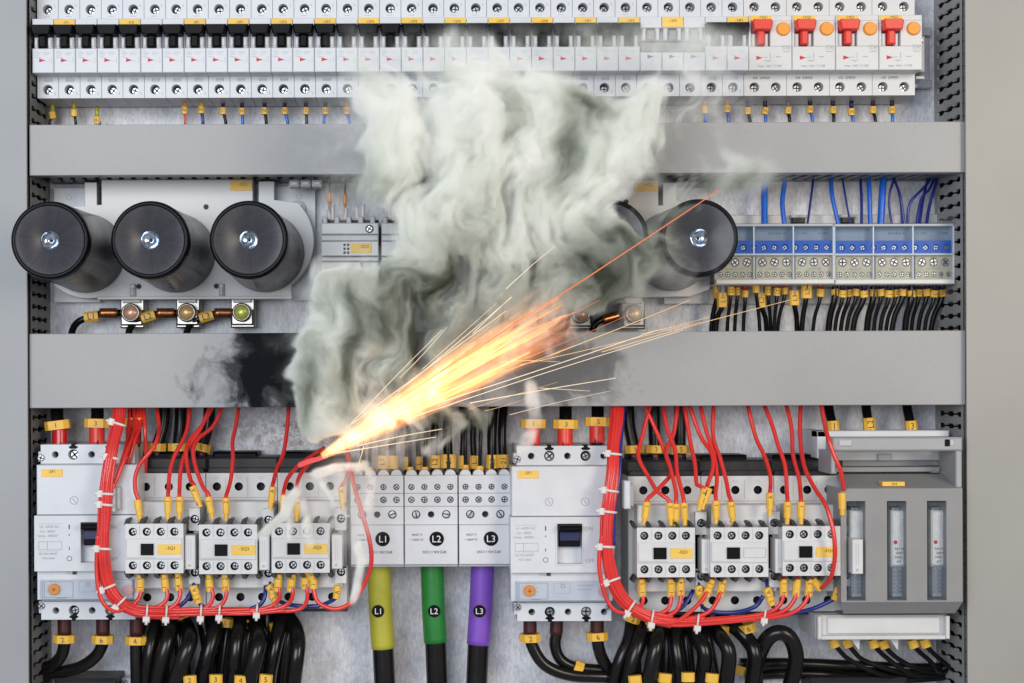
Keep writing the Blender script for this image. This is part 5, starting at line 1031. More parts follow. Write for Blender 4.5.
m = MB(20, (125, 684)); m.box(120, 679, 131, 700, 1, 16, 'offwhite', ch=1); m.screw(124, 683, 3, 18); tag(m.build('bracket'), 'small light bracket with screw at the bottom, left of the straight cable', 'bracket')
# ================================================================== fuse switch disconnector
c = (890, 535); F = thing('fuse_switch', 'large grey fuse switch with three clear windows, at the lower right', 'fuse switch', 880, 640, 4)
m = MB(60, c)
m.box(817, 430.5, 949, 437, 40, 62, 'white', ch=0.8); m.box(817, 430.5, 826, 458, 4, 62, 'white', ch=0.8); m.box(826, 450, 948, 470, 4, 44, 'fusegrey_light'); m.box(826, 437, 948, 450, 4, 40, 'lightgrey'); m.box(834, 452, 948, 461, 44, 52, 'white_warm', ch=0.8); m.box(880, 454, 893, 461, 52, 56, 'lightgrey', ch=0.8)
m.box(830, 466, 838, 474, 44, 60, 'steel', ch=1); m.box(930, 466, 940, 474, 44, 60, 'steel', ch=1)
m.build('frame', F, bevel=0.4)
m = MB(110, c)
m.box(832, 437.5, 963, 451, 92, 110, 'fusegrey_light', ch=1.5); m.box(839, 439.5, 852, 446, 110, 111.5, 'lightgrey', ch=0.8); m.box(945, 439.5, 950, 446.5, 110, 111, 'black'); m.box(950.2, 440, 954, 446, 110, 111, 'lightgrey', ch=.5)
for (a, b_) in ((832, 836.5), (957, 963)):
    m.box(a, 451, b_, 474 if a < 900 else 490, 60, 108, 'fusegrey_light', ch=1)
m.build('handle', F, bevel=0.6)
m = MB(112, c)
xa, xb = 841, 962.5
def ex(px, py, d, ref): return m.p(px, py, d, ref)
# sloped shoulder and lower chin
A = [m.p(836, 474, 70, 70), m.p(950, 474, 70, 70), m.p(xb, 488.5, 112), m.p(xa, 488.5, 112)]; m.face(A, 'fusegrey')
B = [m.p(xa, 602, 112), m.p(xb, 602, 112), m.p(955, 613.5, 96, 96), m.p(xa + 2, 613.5, 96, 96)]; m.face(B, 'fusegrey')
B2 = [B[3], B[2], m.p(952, 615.5, 60, 96), m.p(xa + 3, 615.5, 60, 96)]; m.face(B2, 'fusegrey')
win = [(846.5, 865.5), (887, 906.5), (927, 946.5)]; wy0, wy1 = 501, 600.5
m.rect(xa, 488.5, xb, wy0, 112, 'fusegrey')
edges = [xa] + [v for w_ in win for v in w_] + [xb]
for k in range(0, len(edges), 2): m.rect(edges[k], wy0, edges[k + 1], 602, 112, 'fusegrey')
for (a, b_) in win:
    m.rect(a, wy1, b_, 602, 112, 'fusegrey')
    q = [m.p(a, wy0, 112), m.p(b_, wy0, 112), m.p(b_, wy1, 112), m.p(a, wy1, 112)]; z = [m.p(a + .6, wy0 + .6, 84), m.p(b_ - .6, wy0 + .6, 84), m.p(b_ - .6, wy1 - .6, 84), m.p(a + .6, wy1 - .6, 84)]
    for i in range(4): m.face((q[i], q[(i + 1) % 4], z[(i + 1) % 4], z[i]), 'fusegrey')
    m.face(z, 'fusegrey')
q = [m.p(xb, 488.5, 112), m.p(xb, 602, 112), m.p(xb, 602, 8, 112), m.p(xb, 488.5, 8, 112)]; m.face(q, 'fusegrey'); q = [m.p(xa, 488.5, 112), m.p(xa, 602, 112), m.p(xa, 602, 8, 112), m.p(xa, 488.5, 8, 112)]; m.face(q, 'fusegrey')
m.box(836, 470, 955, 474.5, 20, 69, 'fusegrey')
m.build('front_cover', F)
for k, (a, b_) in enumerate(win):
    x = (a + b_) / 2; m = MB(96, c)
    m.box(x - 7.8, 510, x + 7.8, 566, 86, 103, 'porcelain', ch=1.6); m.box(x - 4.5, 507, x + 4.5, 512.5, 86, 93, 'steel', ch=1); m.box(x - 5, 566, x + 5, 597, 86, 98, 'lightgrey', ch=1)
    for q in range(6): m.box(x - 3.5, 570 + q * 4, x + 3.5, 572 + q * 4, 98, 100, 'steel')
    m.disc(x - 3.6, 541.5, 1.9, 103.3, 'red_boot')
    for q, t in enumerate(('NH 00', '500V', '100A', 'gG')): m.text(t, x + 0.5 - (q > 1), 548 + q * 4.2, 2.5, 103.3, 'ink')
    m.line(x + 3, 522, x + 3, 538, 0.5, 103.3, 'pale_ink')
    f_ = m.build('fuse_link', F)
    m = MB(108, c); m.box(a + .8, wy0 + 1, b_ - .8, wy1 - 1, 108, 109, 'clear', ch=0.3); m.box(a + 1, 564.5, b_ - 1, 569, 104, 111, 'clear', ch=0.8); m.box(a + 1.4, 569, b_ - 1.4, 597, 102, 106, 'clear', ch=0.6); m.box(a + 2, 502, b_ - 2, 506, 103, 107, 'clear', ch=0.6)
    m.build('clear_window', F)
m = MB(112, c); V = [m.p(882, 480.6, 93.6, 88), m.p(902.5, 480.6, 93.6, 88), m.p(904, 485.4, 106, 102), m.p(882.3, 485.4, 106, 102)]
m = MB(104, c); m.box(881.5, 481.5, 904, 486, 96, 107.5, 'yellow_label', ch=0.3); m.text('-5F4', 893, 483.7, 2.4, 107.8, 'ink'); m.build('marking_label', F)
m = MB(84, c); m.box(817, 616, 949, 639, 10, 78, 'white_warm', ch=1.2); m.box(828, 617.5, 941, 634.5, 78, 81, 'white_warm', ch=1.2); m.box(817, 616, 821, 639, 78, 86, 'white_warm', ch=.8); m.box(945, 616, 949, 639, 78, 86, 'white_warm', ch=.8); m.box(821, 635.5, 945, 639.5, 78, 85, 'white_warm', ch=.8)
for x in (860, 899): m.prism([(x - 6, 640), (x + 4, 640), (x + 3, 653.5)], 30, 70, 'offwhite')
m.build('lower_tray', F, bevel=0.4)
for i, (x, lean, t) in enumerate(((833, -4, '1'), (869, -2.6, 'L2'), (911, -3.5, '3'))):
    wire('fuse_cable', f"black cable with yellow {t} tag entering the fuse switch from above", 'cable', 'black cables above the fuse switch', [(x + lean * 1.6, 392, 20), (x + lean, 410, 30), (x, 428, 38), (x, 445, 40)], 4.8, 'black_wire', tags=[(x, 425.5 if i != 1 else 424, 38, 10 if i != 1 else 13, 11.5, 10, -0.08, t, 6.5, -PI / 2 if i == 1 else 0)])
for i, (x, yb_) in enumerate(((834, 643), (847.5, 643), (873.5, 643.5), (884, 644), (913, 643.5), (925, 643))):
    k = i // 2
    end = [(x + 16, 660, 44), (x + 40 - k * 6, 672 - (i % 2) * 3, 40), (x + 75 - k * 16, 680 - k * 5 - (i % 2) * 3, 30), (958, 676 - k * 6, 24), (975, 668 - k * 3, 20)]
    wire('fuse_cable', f"thin black cable with yellow tag under the fuse switch, {od(i + 1)} from the left", 'cable', 'thin black cables sweeping right under the fuse switch', [(x - 3, 632, 52), (x, yb_, 52), (x + 6, yb_ + 8, 50)] + [e for e in end if e[0] > x + 7 and (e is end[-1] or e[0] < 955 or e[0] == 958)], 2.5, 'black_wire', tags=[(x, yb_, 53, 8.5, 9.5, 8, -0.35, None)])
# ================================================================== smoke: pale fumes, fold shade painted as darker colour, a real volume in front of the ducts
SX0, SX1, SY0, SY1, SD = 205, 800, 5, 625, 188.0
def smoke_maps():
    rs = np.random.RandomState(11); Wd, Hd = SX1 - SX0, SY1 - SY0
    yy, xx = np.mgrid[0:Hd, 0:Wd].astype(float); xx += SX0; yy += SY0
    def samp(a, gx, gy):      # bilinear lookup, repeating
        h, w_ = a.shape; x0 = np.floor(gx).astype(int); y0 = np.floor(gy).astype(int); fx = gx - x0; fy = gy - y0
        fx = fx * fx * (3 - 2 * fx); fy = fy * fy * (3 - 2 * fy); x0 %= w_; y0 %= h; x1 = (x0 + 1) % w_; y1 = (y0 + 1) % h
        return (a[y0, x0] * (1 - fx) + a[y0, x1] * fx) * (1 - fy) + (a[y1, x0] * (1 - fx) + a[y1, x1] * fx) * fy
    G = [rs.rand(64, 64) for _ in range(12)]
    def fbm(x, y, s, o, k=0, g=0.5):
        t = 0; a = 1; n = 0
        for i in range(o): t = t + a * samp(G[(k + i) % 12], x / s + 7.3 * i, y / s + 3.1 * i); n += a; a *= g; s *= 0.5
        return t / n
    # backward trace through swirling velocity
    X, Y = xx.copy(), yy.copy()
    for st in range(26):
        for s_, am, k in ((110, 42, 2), (52, 13, 5), (24, 3.5, 8)):
            e = 1.0; P = lambda a, b: samp(G[k], a / s_ + 1.7, b / s_ + 9.2)
            vx = (P(X, Y + e) - P(X, Y - e)) * am; vy = -(P(X + e, Y) - P(X - e, Y)) * am
            X -= vx * 1.1; Y -= vy * 1.1
    def paint(bl, X, Y):
        t = np.ones_like(X)
        for (x, y, rx, ry, a) in bl:
            q = ((X - x) / rx) ** 2 + ((Y - y) / ry) ** 2
            t *= 1 - a * np.clip(1.25 - q ** 0.75 * 1.1, 0, 1) ** 0.9 if False else 1 - a * np.exp(-q ** 1.5 * 0.9)
        return 1 - t
    def stroke(pts, w_, a):
        o = []
        for (x0, y0), (x1, y1) in zip(pts, pts[1:]):
            n = max(2, int(math.hypot(x1 - x0, y1 - y0) / (w_ * 0.6)))
            for i in range(n): o.append((x0 + (x1 - x0) * i / n, y0 + (y1 - y0) * i / n, w_, w_, a))
        return o
    B = [(428, 128, 72, 46, 1), (400, 165, 46, 44, .95), (366, 98, 20, 20, .5), (480, 122, 58, 44, 1), (430, 165, 40, 50, .95), (535, 155, 60, 56, .95), (600, 130, 54, 40, .85), (652, 122, 34, 40, .7), (612, 160, 32, 36, .7), (560, 95, 90, 18, .45), (690, 104, 34, 18, .25),
         (450, 212, 72, 48, 1), (525, 222, 70, 48, .95), (584, 230, 42, 52, 1), (622, 256, 26, 30, .35), (672, 226, 34, 34, .34), (690, 205, 34, 12, .3), (416, 205, 26, 34, .8),
         (414, 252, 24, 42, .8), (342, 322, 34, 50, .98), (332, 385, 38, 56, 1), (378, 312, 48, 52, 1), (404, 366, 44, 56, .95), (372, 385, 34, 34, .9), (340, 404, 36, 30, .95), (322, 425, 20, 20, .7), (478, 290, 74, 44, .6), (560, 288, 60, 40, .65), (444, 338, 46, 34, .8), (600, 268, 46, 40, .6),
         (470, 416, 30, 22, .45), (430, 440, 26, 12, .4), (556, 345, 30, 22, .35), (384, 300, 30, 30, .8), (334, 296, 20, 22, .8)]
    HZ = [(470, 44, 34, 18, .34), (622, 40, 40, 20, .38), (718, 40, 36, 18, .36), (650, 60, 60, 14, .2), (500, 70, 90, 10, .3), (735, 184, 44, 13, .3), (345, 188, 26, 28, .14), (344, 515, 32, 44, .16), (700, 108, 40, 14, .2)]
    thin = stroke([(531, 388), (530, 402), (535, 418), (527, 438), (519, 454)], 6, .4) + stroke([(258, 536), (283, 518), (298, 488), (316, 474), (343, 470), (366, 466), (372, 476)], 4, .6) + stroke([(372, 476), (369, 500), (364, 522)], 5, .45) + \
        stroke([(345, 518), (356, 540), (363, 562), (357, 590), (351, 602)], 4, .6) + stroke([(300, 500), (307, 522), (311, 548)], 4, .4) + stroke([(318, 478), (330, 500), (334, 530)], 4, .3) + stroke([(285, 500), (290, 530), (284, 552)], 3, .35)
    Xs, Ys = xx + (X - xx) * 0.42, yy + (Y - yy) * 0.42
    m = paint(B, Xs, Ys); hz = paint(HZ, Xs, Ys); mt_ = paint(thin, xx + (X - xx) * 0.10, yy + (Y - yy) * 0.10)
    det = fbm(X, Y * 0.6, 46, 6, 0, 0.56); fil = 1 - np.abs(fbm(X * 1.0, Y * 0.5, 34, 4, 3, 0.55) * 2 - 1); big = fbm(xx + (X - xx) * 1.4, (yy + (Y - yy) * 1.4) * 0.7, 66, 3, 7)
    d1 = np.clip((det - 0.5) * 4.2, -1, 1); d2 = np.clip((fil - 0.80) * 5.0, -1, 1)
    ero = fbm(X, Y, 30, 5, 4, 0.6); m = m * np.clip((m * 1.7 - (ero - 0.34) * 2.6) * 1.6, 0, 1); ul = paint([(428, 138, 60, 42, .85), (345, 330, 34, 50, .3)], Xs, Ys); dens = m * (0.86 + 0.14 * ul + 0.52 * d1 * (1 - 0.5 * ul) + 0.34 * d2 * (1 - 0.4 * ul) + np.clip((big - 0.5) * 2.6, -0.5, 0.5) * 0.5); dens = np.clip(dens * 1.2 - 0.07, 0, 1.5) * np.clip(m * 1.6, 0, 1)
    brk = np.clip((fbm(xx, yy, 22, 3, 9) - 0.33) * 3.4, 0, 1.1); dens = np.maximum(dens, mt_ * 0.8 * brk); dens = np.maximum(dens, hz * (0.8 + 0.35 * d1)); vl = paint([(522, 135, 165, 78, .42), (450, 80, 90, 36, .3), (610, 95, 120, 46, .34), (480, 265, 160, 90, .4), (368, 350, 56, 100, .3), (700, 178, 44, 16, .22)], xx + (X - xx) * 1.0, yy + (Y - yy) * 1.0) * np.clip(0.55 + 1.0 * d1 + 0.5 * d2, 0, 1.2); dens = np.maximum(dens, vl)
    m = np.maximum(m, np.maximum(np.maximum(mt_ * 0.5, hz), vl * .6))
    FOLD_SHADE = [(500, 292, 120, 46, .8), (440, 338, 50, 30, .7), (600, 262, 46, 38, .5), (645, 262, 34, 34, .4), (692, 222, 50, 40, .5), (590, 240, 30, 40, .3), (556, 165, 16, 60, .7), (505, 118, 14, 34, .6), (585, 110, 40, 20, .5), (470, 420, 50, 28, .7), (435, 230, 30, 40, .45), (735, 184, 50, 16, .7), (476, 230, 20, 36, .5), (352, 350, 9, 50, .75), (310, 395, 12, 40, .45), (390, 350, 30, 60, .35), (350, 330, 60, 110, .25), (360, 190, 30, 40, .5), (655, 130, 40, 46, .45), (620, 40, 90, 24, .5)]  # patches where shade in the folds is painted into the smoke colour
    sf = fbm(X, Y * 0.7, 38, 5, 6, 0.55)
    soot_shade = np.clip(paint(FOLD_SHADE, Xs, Ys) * (0.85 + 1.1 * (big - 0.5)) + np.clip((0.53 - sf) * 4.0, 0, 1) * 0.38 * (1 - 0.75 * ul) + np.clip(0.46 - det, 0, 1) * 1.0, 0, 1)  # darker smoke colour standing in for shade between the billows
    clr = (1 - 0.9 * np.exp(-(((xx - 648) / 24) ** 4 + ((yy - 202) / 30) ** 4))) * (1 - 0.8 * np.exp(-(((xx - 348) / 34) ** 4 + ((yy - 240) / 36) ** 4))) * (1 - 0.6 * np.exp(-(((xx - 655) / 34) ** 4 + ((yy - 290) / 16) ** 4)))
    dens = dens * clr
    # thickness: blurred cover
    th = np.clip(m, 0, 1) ** 0.7
    for _ in range(3):
        k = 9; c_ = np.cumsum(np.pad(th, ((k, k), (0, 0)), 'edge'), 0); th = (c_[2 * k:] - c_[:-2 * k]) / (2 * k); th = np.pad(th, ((0, Hd - th.shape[0]), (0, 0)), 'edge') if th.shape[0] < Hd else th[:Hd]
        c_ = np.cumsum(np.pad(th, ((0, 0), (k, k)), 'edge'), 1); th = (c_[:, 2 * k:] - c_[:, :-2 * k]) / (2 * k); th = np.pad(th, ((0, 0), (0, Wd - th.shape[1])), 'edge') if th.shape[1] < Wd else th[:, :Wd]
    thick = 9 + 38 * th * (0.5 + 0.5 * np.clip((det - 0.32) * 2.6, 0, 1) + 0.5 * np.clip((big - 0.35) * 3.0, 0, 1))
    return dens, soot_shade, thick
dens, soot_shade, thick = smoke_maps()
Hd, Wd = dens.shape
img = bpy.data.images.new('fume_density', Wd, Hd, float_buffer=True, alpha=False); img.colorspace_settings.name = 'Non-Color'
buf = np.ones((Hd, Wd, 4), np.float32); buf[..., 0] = dens; buf[..., 1] = soot_shade; buf[..., 2] = thick / 64.0
img.pixels.foreach_set(buf[::-1].ravel())
# hull around the fumes
def smoke_hull():
    st = 7; m = MB(SD, (500, 300)); gx = list(range(0, Wd, st)); gy = list(range(0, Hd, st))
    ok = {}
    for j, y in enumerate(gy[:-1]):
        for i, x in enumerate(gx[:-1]):
            blk = dens[max(0, y - 3):y + st + 3, max(0, x - 3):x + st + 3]
            ok[(i, j)] = blk.max() > 0.035
    cells = [k for k, v in ok.items() if v]; F_, B_ = {}, {}
    def vid(i, j, front):
        dct = F_ if front else B_
        if (i, j) not in dct:
            t = thick[min(Hd - 1, gy[j]), min(Wd - 1, gx[i])]
            x, y = U(SX0 + gx[i], SY0 + gy[j], SD); dct[(i, j)] = m.raw(x, y, SD + (t if front else -t))
        return dct[(i, j)]
    for (i, j) in cells:
        f = [vid(i, j, 1), vid(i + 1, j, 1), vid(i + 1, j + 1, 1), vid(i, j + 1, 1)]; b_ = [vid(i, j, 0), vid(i, j + 1, 0), vid(i + 1, j + 1, 0), vid(i + 1, j, 0)]
        m.face(f[::-1], 'smoke'); m.face(b_[::-1], 'smoke')
        for (di, dj, a, c_) in ((0, -1, (i, j), (i + 1, j)), (1, 0, (i + 1, j), (i + 1, j + 1)), (0, 1, (i + 1, j + 1), (i, j + 1)), (-1, 0, (i, j + 1), (i, j))):
            if not ok.get((i + di, j + dj), False): m.face([vid(*a, 1), vid(*c_, 1), vid(*c_, 0), vid(*a, 0)], 'smoke')
    return m
def smoke_material():
    m = bpy.data.materials.new('smoke'); M['smoke'] = m; m.use_nodes = True; nt = m.node_tree; nt.nodes.clear()
    out = nt.nodes.new('ShaderNodeOutputMaterial'); vol = nt.nodes.new('ShaderNodeVolumePrincipled'); tc = nt.nodes.new('ShaderNodeTexCoord')
    nt.links.new(vol.outputs[0], out.inputs['Volume'])
    # turbulence: shift the lookup with depth so the folds differ from front to back
    nv = noise(nt, tc.outputs['Object'], 26, 2, 0.5)
    sv = nt.nodes.new('ShaderNodeVectorMath'); sv.operation = 'SUBTRACT'; sv.inputs[1].default_value = (0.5, 0.5, 0.5); nt.links.new(nv.outputs['Color'], sv.inputs[0])
    sm = nt.nodes.new('ShaderNodeVectorMath'); sm.operation = 'SCALE'; sm.inputs['Scale'].default_value = 0.009; nt.links.new(sv.outputs[0], sm.inputs[0])
    av = nt.nodes.new('ShaderNodeVectorMath'); av.operation = 'ADD'; nt.links.new(tc.outputs['Object'], av.inputs[0]); nt.links.new(sm.outputs[0], av.inputs[1])
    sx = nt.nodes.new('ShaderNodeSeparateXYZ'); nt.links.new(av.outputs[0], sx.inputs[0]); so = nt.nodes.new('ShaderNodeSeparateXYZ'); nt.links.new(tc.outputs['Object'], so.inputs[0])
    # object space = scene space here (origin at zero); invert the photo->unit map of the layer (rotation is tiny, ignored in the lookup but compensated linearly)
    k = sc(SD); kx = 1 / (S * k * (SX1 - SX0)); kz = 1 / (S * k * (SY1 - SY0))
    xc = (XC - 512) * S; zc = (341.5 - YC) * S
    xr = math_(nt, 'SUBTRACT', sx.outputs[0], xc); zr = math_(nt, 'SUBTRACT', sx.outputs[2], zc)
    xr2 = math_(nt, 'SUBTRACT', xr, math_(nt, 'MULTIPLY', zr, K)); zr2 = math_(nt, 'ADD', zr, math_(nt, 'MULTIPLY', xr, K))
    u = math_(nt, 'ADD', math_(nt, 'MULTIPLY', xr2, kx), (XC - SX0) / (SX1 - SX0)); v = math_(nt, 'ADD', math_(nt, 'MULTIPLY', zr2, kz), 1 - (YC - SY0) / (SY1 - SY0))
    cb = nt.nodes.new('ShaderNodeCombineXYZ'); nt.links.new(u, cb.inputs[0]); nt.links.new(v, cb.inputs[1])
    im = nt.nodes.new('ShaderNodeTexImage'); im.image = img; im.interpolation = 'Linear'; im.extension = 'CLIP'; nt.links.new(cb.outputs[0], im.inputs[0])
    sc_ = nt.nodes.new('ShaderNodeSeparateColor'); nt.links.new(im.outputs[0], sc_.inputs[0])
    dd = math_(nt, 'ABSOLUTE', math_(nt, 'DIVIDE', math_(nt, 'ADD', so.outputs[1], SD * S), math_(nt, 'MULTIPLY', sc_.outputs[2], 64 * S)))
    prof = math_(nt, 'SUBTRACT', 1.0, math_(nt, 'POWER', dd, 2.0), clamp=True)
    n3 = noise(nt, av.outputs[0], 60, 3, 0.6)
    mr = nt.nodes.new('ShaderNodeMapRange'); mr.inputs['From Min'].default_value = 0.36; mr.inputs['From Max'].default_value = 0.62; mr.inputs['To Min'].default_value = 0.35; mr.inputs['To Max'].default_value = 1.5; nt.links.new(n3.outputs['Fac'], mr.inputs['Value'])
    dn = math_(nt, 'MULTIPLY', math_(nt, 'MULTIPLY', math_(nt, 'MULTIPLY', math_(nt, 'POWER', sc_.outputs[0], 1.5), prof), mr.outputs[0]), SMOKE_DENSITY)
    nt.links.new(dn, vol.inputs['Density'])
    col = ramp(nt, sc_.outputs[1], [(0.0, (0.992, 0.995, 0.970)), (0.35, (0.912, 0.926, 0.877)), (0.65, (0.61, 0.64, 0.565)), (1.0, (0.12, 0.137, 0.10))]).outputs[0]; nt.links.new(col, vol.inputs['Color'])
    vol.inputs['Anisotropy'].default_value = -0.4
    m.cycles.volume_sampling = 'MULTIPLE_IMPORTANCE'
SMOKE_DENSITY = 290.0
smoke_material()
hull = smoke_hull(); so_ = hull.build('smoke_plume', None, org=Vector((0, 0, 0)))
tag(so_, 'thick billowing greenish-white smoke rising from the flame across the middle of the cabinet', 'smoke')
so_['kind'] = 'stuff'
# ------------------------------------------------------------------ flame
def at(px, py, d): return W(*U(px, py, d), d)
f0 = at(322, 456, 196); f1 = at(562, 315, 262); FL = (f1 - f0).length
def flame():
    rs = random.Random(5); m = MB(0); N = 26; n = 20; ax = (f1 - f0).normalized(); up = Vector((0, -1, 0)); up = (up - ax * up.dot(ax)).normalized(); sd = ax.cross(up)
    R = Matrix((ax, sd, up)).transposed().to_4x4(); vs = []; fs = []
    for i in range(N + 1):
        t = i / N; r = (0.0038 + 0.040 * min(1, t * 1.35) ** 0.8) * (1 if t < 0.9 else (1 - t) / 0.1 * 0.6 + 0.4)
        for k in range(n):
            a = 2 * PI * k / n; vs.append((t * FL * (1.02), r * 1.0 * math.cos(a), r * math.sin(a) * 0.8))
    for i in range(N):
        for k in range(n): fs.append((i * n + k, i * n + (k + 1) % n, (i + 1) * n + (k + 1) % n, (i + 1) * n + k))
    fs.append(tuple(range(n))[::-1]); fs.append(tuple(N * n + k for k in range(n)))
    me = bpy.data.meshes.new('flame'); me.from_pydata(vs, [], fs); me.update(); o = bpy.data.objects.new('flame', me); C.objects.link(o); o.matrix_world = Matrix.Translation(f0) @ R
    mt = bpy.data.materials.new('fire'); mt.use_nodes = True; nt = mt.node_tree; nt.nodes.clear(); me.materials.append(mt); M['fire'] = mt
    out = nt.nodes.new('ShaderNodeOutputMaterial'); em = nt.nodes.new('ShaderNodeEmission'); tc = nt.nodes.new('ShaderNodeTexCoord'); nt.links.new(em.outputs[0], out.inputs['Volume'])
    sx = nt.nodes.new('ShaderNodeSeparateXYZ'); nt.links.new(tc.outputs['Object'], sx.inputs[0])
    t = math_(nt, 'DIVIDE', sx.outputs[0], FL)
    R_ = math_(nt, 'ADD', math_(nt, 'MULTIPLY', math_(nt, 'POWER', math_(nt, 'MAXIMUM', t, 0.0), 0.8), 0.025), 0.0032)
    ry = math_(nt, 'DIVIDE', sx.outputs[1], R_); rz = math_(nt, 'DIVIDE', sx.outputs[2], R_)
    # fan-shaped streaks: noise in (t, angle-like) coordinates
    cb = nt.nodes.new('ShaderNodeCombineXYZ'); nt.links.new(math_(nt, 'MULTIPLY', t, 1.3), cb.inputs[0]); nt.links.new(math_(nt, 'MULTIPLY', ry, 3.4), cb.inputs[1]); nt.links.new(math_(nt, 'MULTIPLY', rz, 2.0), cb.inputs[2])
    ns = noise(nt, cb.outputs[0], 1.7, 5, 0.55, 0.25)
    r2 = math_(nt, 'ADD', math_(nt, 'MULTIPLY', ry, ry), math_(nt, 'MULTIPLY', rz, rz))
    rad = math_(nt, 'SUBTRACT', 1.0, r2, clamp=True)
    stv = math_(nt, 'MULTIPLY', math_(nt, 'SUBTRACT', ns.outputs['Fac'], 0.36, clamp=True), 5.0)
    stv = math_(nt, 'POWER', stv, 1.7)
    fall = ramp(nt, math_(nt, 'ADD', t, math_(nt, 'MULTIPLY', math_(nt, 'SUBTRACT', 0.5, ns.outputs['Fac']), 0.9)), [(0.0, (1.0,) * 3), (0.25, (0.6,) * 3), (0.6, (0.22,) * 3), (0.85, (0.06,) * 3), (1.0, (0.0,) * 3)])
    I = math_(nt, 'MULTIPLY', math_(nt, 'MULTIPLY', rad, stv), fall.outputs[0])
    st_ = math_(nt, 'MULTIPLY', I, 500.0); nt.links.new(st_, em.inputs['Strength'])
    cr = ramp(nt, t, [(0.0, (1.0, 0.60, 0.25)), (0.3, (1.0, 0.47, 0.12)), (0.65, (1.0, 0.40, 0.075)), (1.0, (0.95, 0.27, 0.045))]); nt.links.new(mixc(nt, math_(nt, 'MULTIPLY', math_(nt, 'POWER', r2, 0.8), 0.9, clamp=True), cr.outputs[0], (1.0, 0.26, 0.045)), em.inputs['Color'])
    tag(o, 'jet of white-hot and orange flame shooting up to the right from the left contactors', 'flame'); return o
flame()
# ------------------------------------------------------------------ sparks
def hot(name, col, es):
    m = bpy.data.materials.new(name); m.use_nodes = True; b = m.node_tree.nodes['Principled BSDF']; b.inputs['Base Color'].default_value = (0.1, 0.05, 0.02, 1); b.inputs['Emission Color'].default_value = (*col, 1); b.inputs['Emission Strength'].default_value = es; M[name] = m
    m.cycles.emission_sampling = 'NONE'
hot('hot_pale', (1.0, 0.84, 0.60), 1.05); hot('hot_orange', (1.0, 0.22, 0.09), 0.8); hot('hot_amber', (1.0, 0.60, 0.26), 1.0); hot('hot_red', (1.0, 0.10, 0.12), 0.8)
SP = [((348, 427), (442, 330), .35, 'hot_pale'), ((352, 424), (506, 311), .45, 'hot_pale'), ((398, 392), (512, 297), .4, 'hot_pale'), ((400, 378), (447, 327), .3, 'hot_pale'), ((357, 446), (442, 429), .5, 'hot_pale'), ((337, 453), (436, 437), .5, 'hot_pale'),
      ((400, 415), (658, 330), .45, 'hot_pale'), ((410, 418), (683, 330), .38, 'hot_pale'), ((470, 403), (616, 378), .45, 'hot_pale'), ((551, 355), (690, 300), .4, 'hot_amber'), ((440, 372), (719, 190), .75, 'hot_orange'), ((506, 289), (555, 246), .35, 'hot_pale'), ((473, 333), (511, 297), .35, 'hot_pale'),
      ((641, 334), (709, 317), .3, 'hot_amber'), ((602, 352), (790, 300), .35, 'hot_amber'), ((364, 446), (356, 474), .35, 'hot_pale'), ((430, 385), (600, 300), .35, 'hot_orange'), ((420, 382), (560, 306), .45, 'hot_amber'), ((450, 365), (575, 312), .35, 'hot_amber'), ((400, 404), (548, 330), .5, 'hot_amber'),
      ((400, 398), (520, 318), .5, 'hot_amber'), ((410, 408), (560, 352), .4, 'hot_amber'), ((380, 420), (505, 345), .5, 'hot_pale'), ((430, 400), (530, 352), .4, 'hot_pale'), ((470, 380), (640, 310), .3, 'hot_orange'), ((360, 428), (480, 352), .5, 'hot_pale'), ((540, 388), (590, 391), .25, 'hot_pale'), ((520, 365), (700, 322), .3, 'hot_amber'), ((500, 362), (560, 362), .3, 'hot_amber')]
rq = random.Random(21)
for k in range(6):
    a_ = math.radians(31 + rq.uniform(-19, 12)); s0 = rq.uniform(60, 190); s1 = s0 + rq.uniform(30, 130); w0 = rq.uniform(-6, 6)
    SP.append(((325 + math.cos(a_) * s0, 454 - math.sin(a_) * s0 + w0), (325 + math.cos(a_) * s1, 454 - math.sin(a_) * s1 + w0), rq.uniform(.14, .26), rq.choice(('hot_pale', 'hot_amber', 'hot_amber'))))
for i, (a, b_, r_, mn) in enumerate(SP):
    dA, dB = 235 - (i % 5) * 5, 262 - (i % 4) * 7; mx_, my_ = (a[0] + b_[0]) / 2, (a[1] + b_[1]) / 2 + ((i * 37) % 7 - 3) * 0.5
    m = MB(0); m.tube([(*a, dA), (mx_, my_, (dA + dB) / 2), (*b_, dB)], r_ * 1.2, mn, n=6, step=12, r1=r_ * 0.6)
    cnm = {'hot_pale': 'pale yellow', 'hot_orange': 'orange-red', 'hot_amber': 'amber'}[mn]; L_ = math.hypot(b_[0] - a[0], b_[1] - a[1])
    tag(m.build('spark'), f"{'long' if L_ > 180 else 'short' if L_ < 75 else 'medium'} {cnm} spark flying {'right' if abs(b_[1]-a[1]) < 0.35*L_ else 'up to the right'}, tip {'over the wide duct' if b_[1] > 330 and b_[0] > 520 else 'in the smoke' if b_[0] < 600 else 'near the right capacitor'}", 'spark', 'sparks flying out of the flame')
m = MB(0); m.tube([(300, 465, 104), (310, 461, 130), (318, 459, 165), (326, 456, 196)], 2.6, 'hot_red', n=10, r1=2.0); tag(m.build('glowing_wire_end'), 'glowing pink-red wire end where the flame starts', 'wire end')
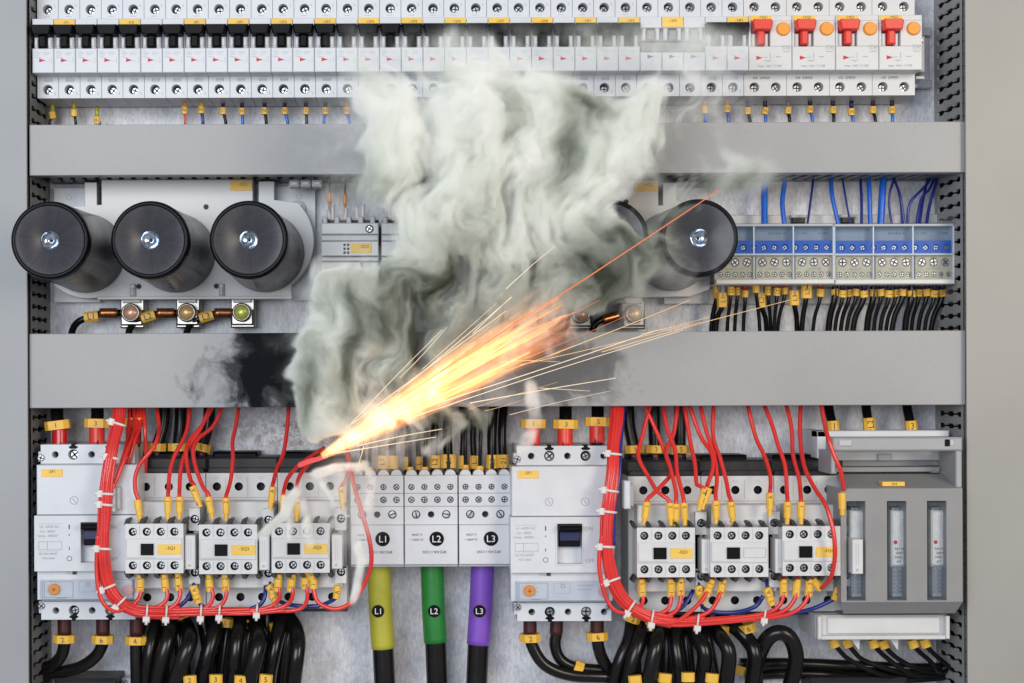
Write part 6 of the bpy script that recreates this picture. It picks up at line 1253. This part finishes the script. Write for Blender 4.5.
# ================================================================== camera, light, world
cam = bpy.data.cameras.new('camera'); co = bpy.data.objects.new('camera', cam); C.objects.link(co)
loc = W(XC, YC, 1585); co.matrix_world = Matrix.Translation(loc) @ Matrix.Rotation(PI / 2, 4, 'X') @ Matrix.Rotation(-K, 4, 'Z')
cam.sensor_width = 36; cam.lens = 36 * 1500 / 1024; cam.shift_x = 97 / 1024; cam.shift_y = 33.5 / 1024; cam.clip_start = 0.05; cam.clip_end = 50
bpy.context.scene.camera = co
w = bpy.data.worlds.new('World'); bpy.context.scene.world = w; w.use_nodes = True
bg = w.node_tree.nodes['Background']; bg.inputs[0].default_value = (0.86, 0.90, 1.0, 1); bg.inputs[1].default_value = 0.30
def lamp(name, loc, target, size, power, col):
    l = bpy.data.lights.new(name, 'AREA'); l.shape = 'RECTANGLE'; l.size, l.size_y = size; l.energy = power; l.color = col
    o = bpy.data.objects.new(name, l); C.objects.link(o); o.location = loc; o.rotation_euler = (Vector(target) - Vector(loc)).to_track_quat('-Z', 'Y').to_euler()
    return o
lamp('softbox_upper_left', (-0.70, -2.2, 0.36), (0, 0, 0), (1.4, 1.0), 33, (0.89, 0.945, 1.0))
lamp('softbox_right', (1.1, -1.7, 0.35), (0, 0, 0), (0.6, 0.9), 15.5, (1.0, 0.88, 0.70))
sce = bpy.context.scene
sce.view_settings.view_transform = 'Standard'; sce.view_settings.look = 'None'; sce.view_settings.exposure = 0; sce.view_settings.gamma = 1
sce.cycles.use_denoising = True; sce.cycles.max_bounces = 16; sce.cycles.diffuse_bounces = 3; sce.cycles.glossy_bounces = 3; sce.cycles.transparent_max_bounces = 16; sce.cycles.volume_bounces = 16
sce.cycles.caustics_reflective = False; sce.cycles.caustics_refractive = False; sce.cycles.sample_clamp_indirect = 4

so_.cycles.use_motion_blur = False
sce.cycles.volume_step_rate = 0.15; sce.cycles.volume_max_steps = 256
for o in bpy.data.objects:
    l = o.get('label')
    if l and o.parent is None and not (4 <= len(l.split()) <= 16): print('LBL', len(l.split()), o.name, l)
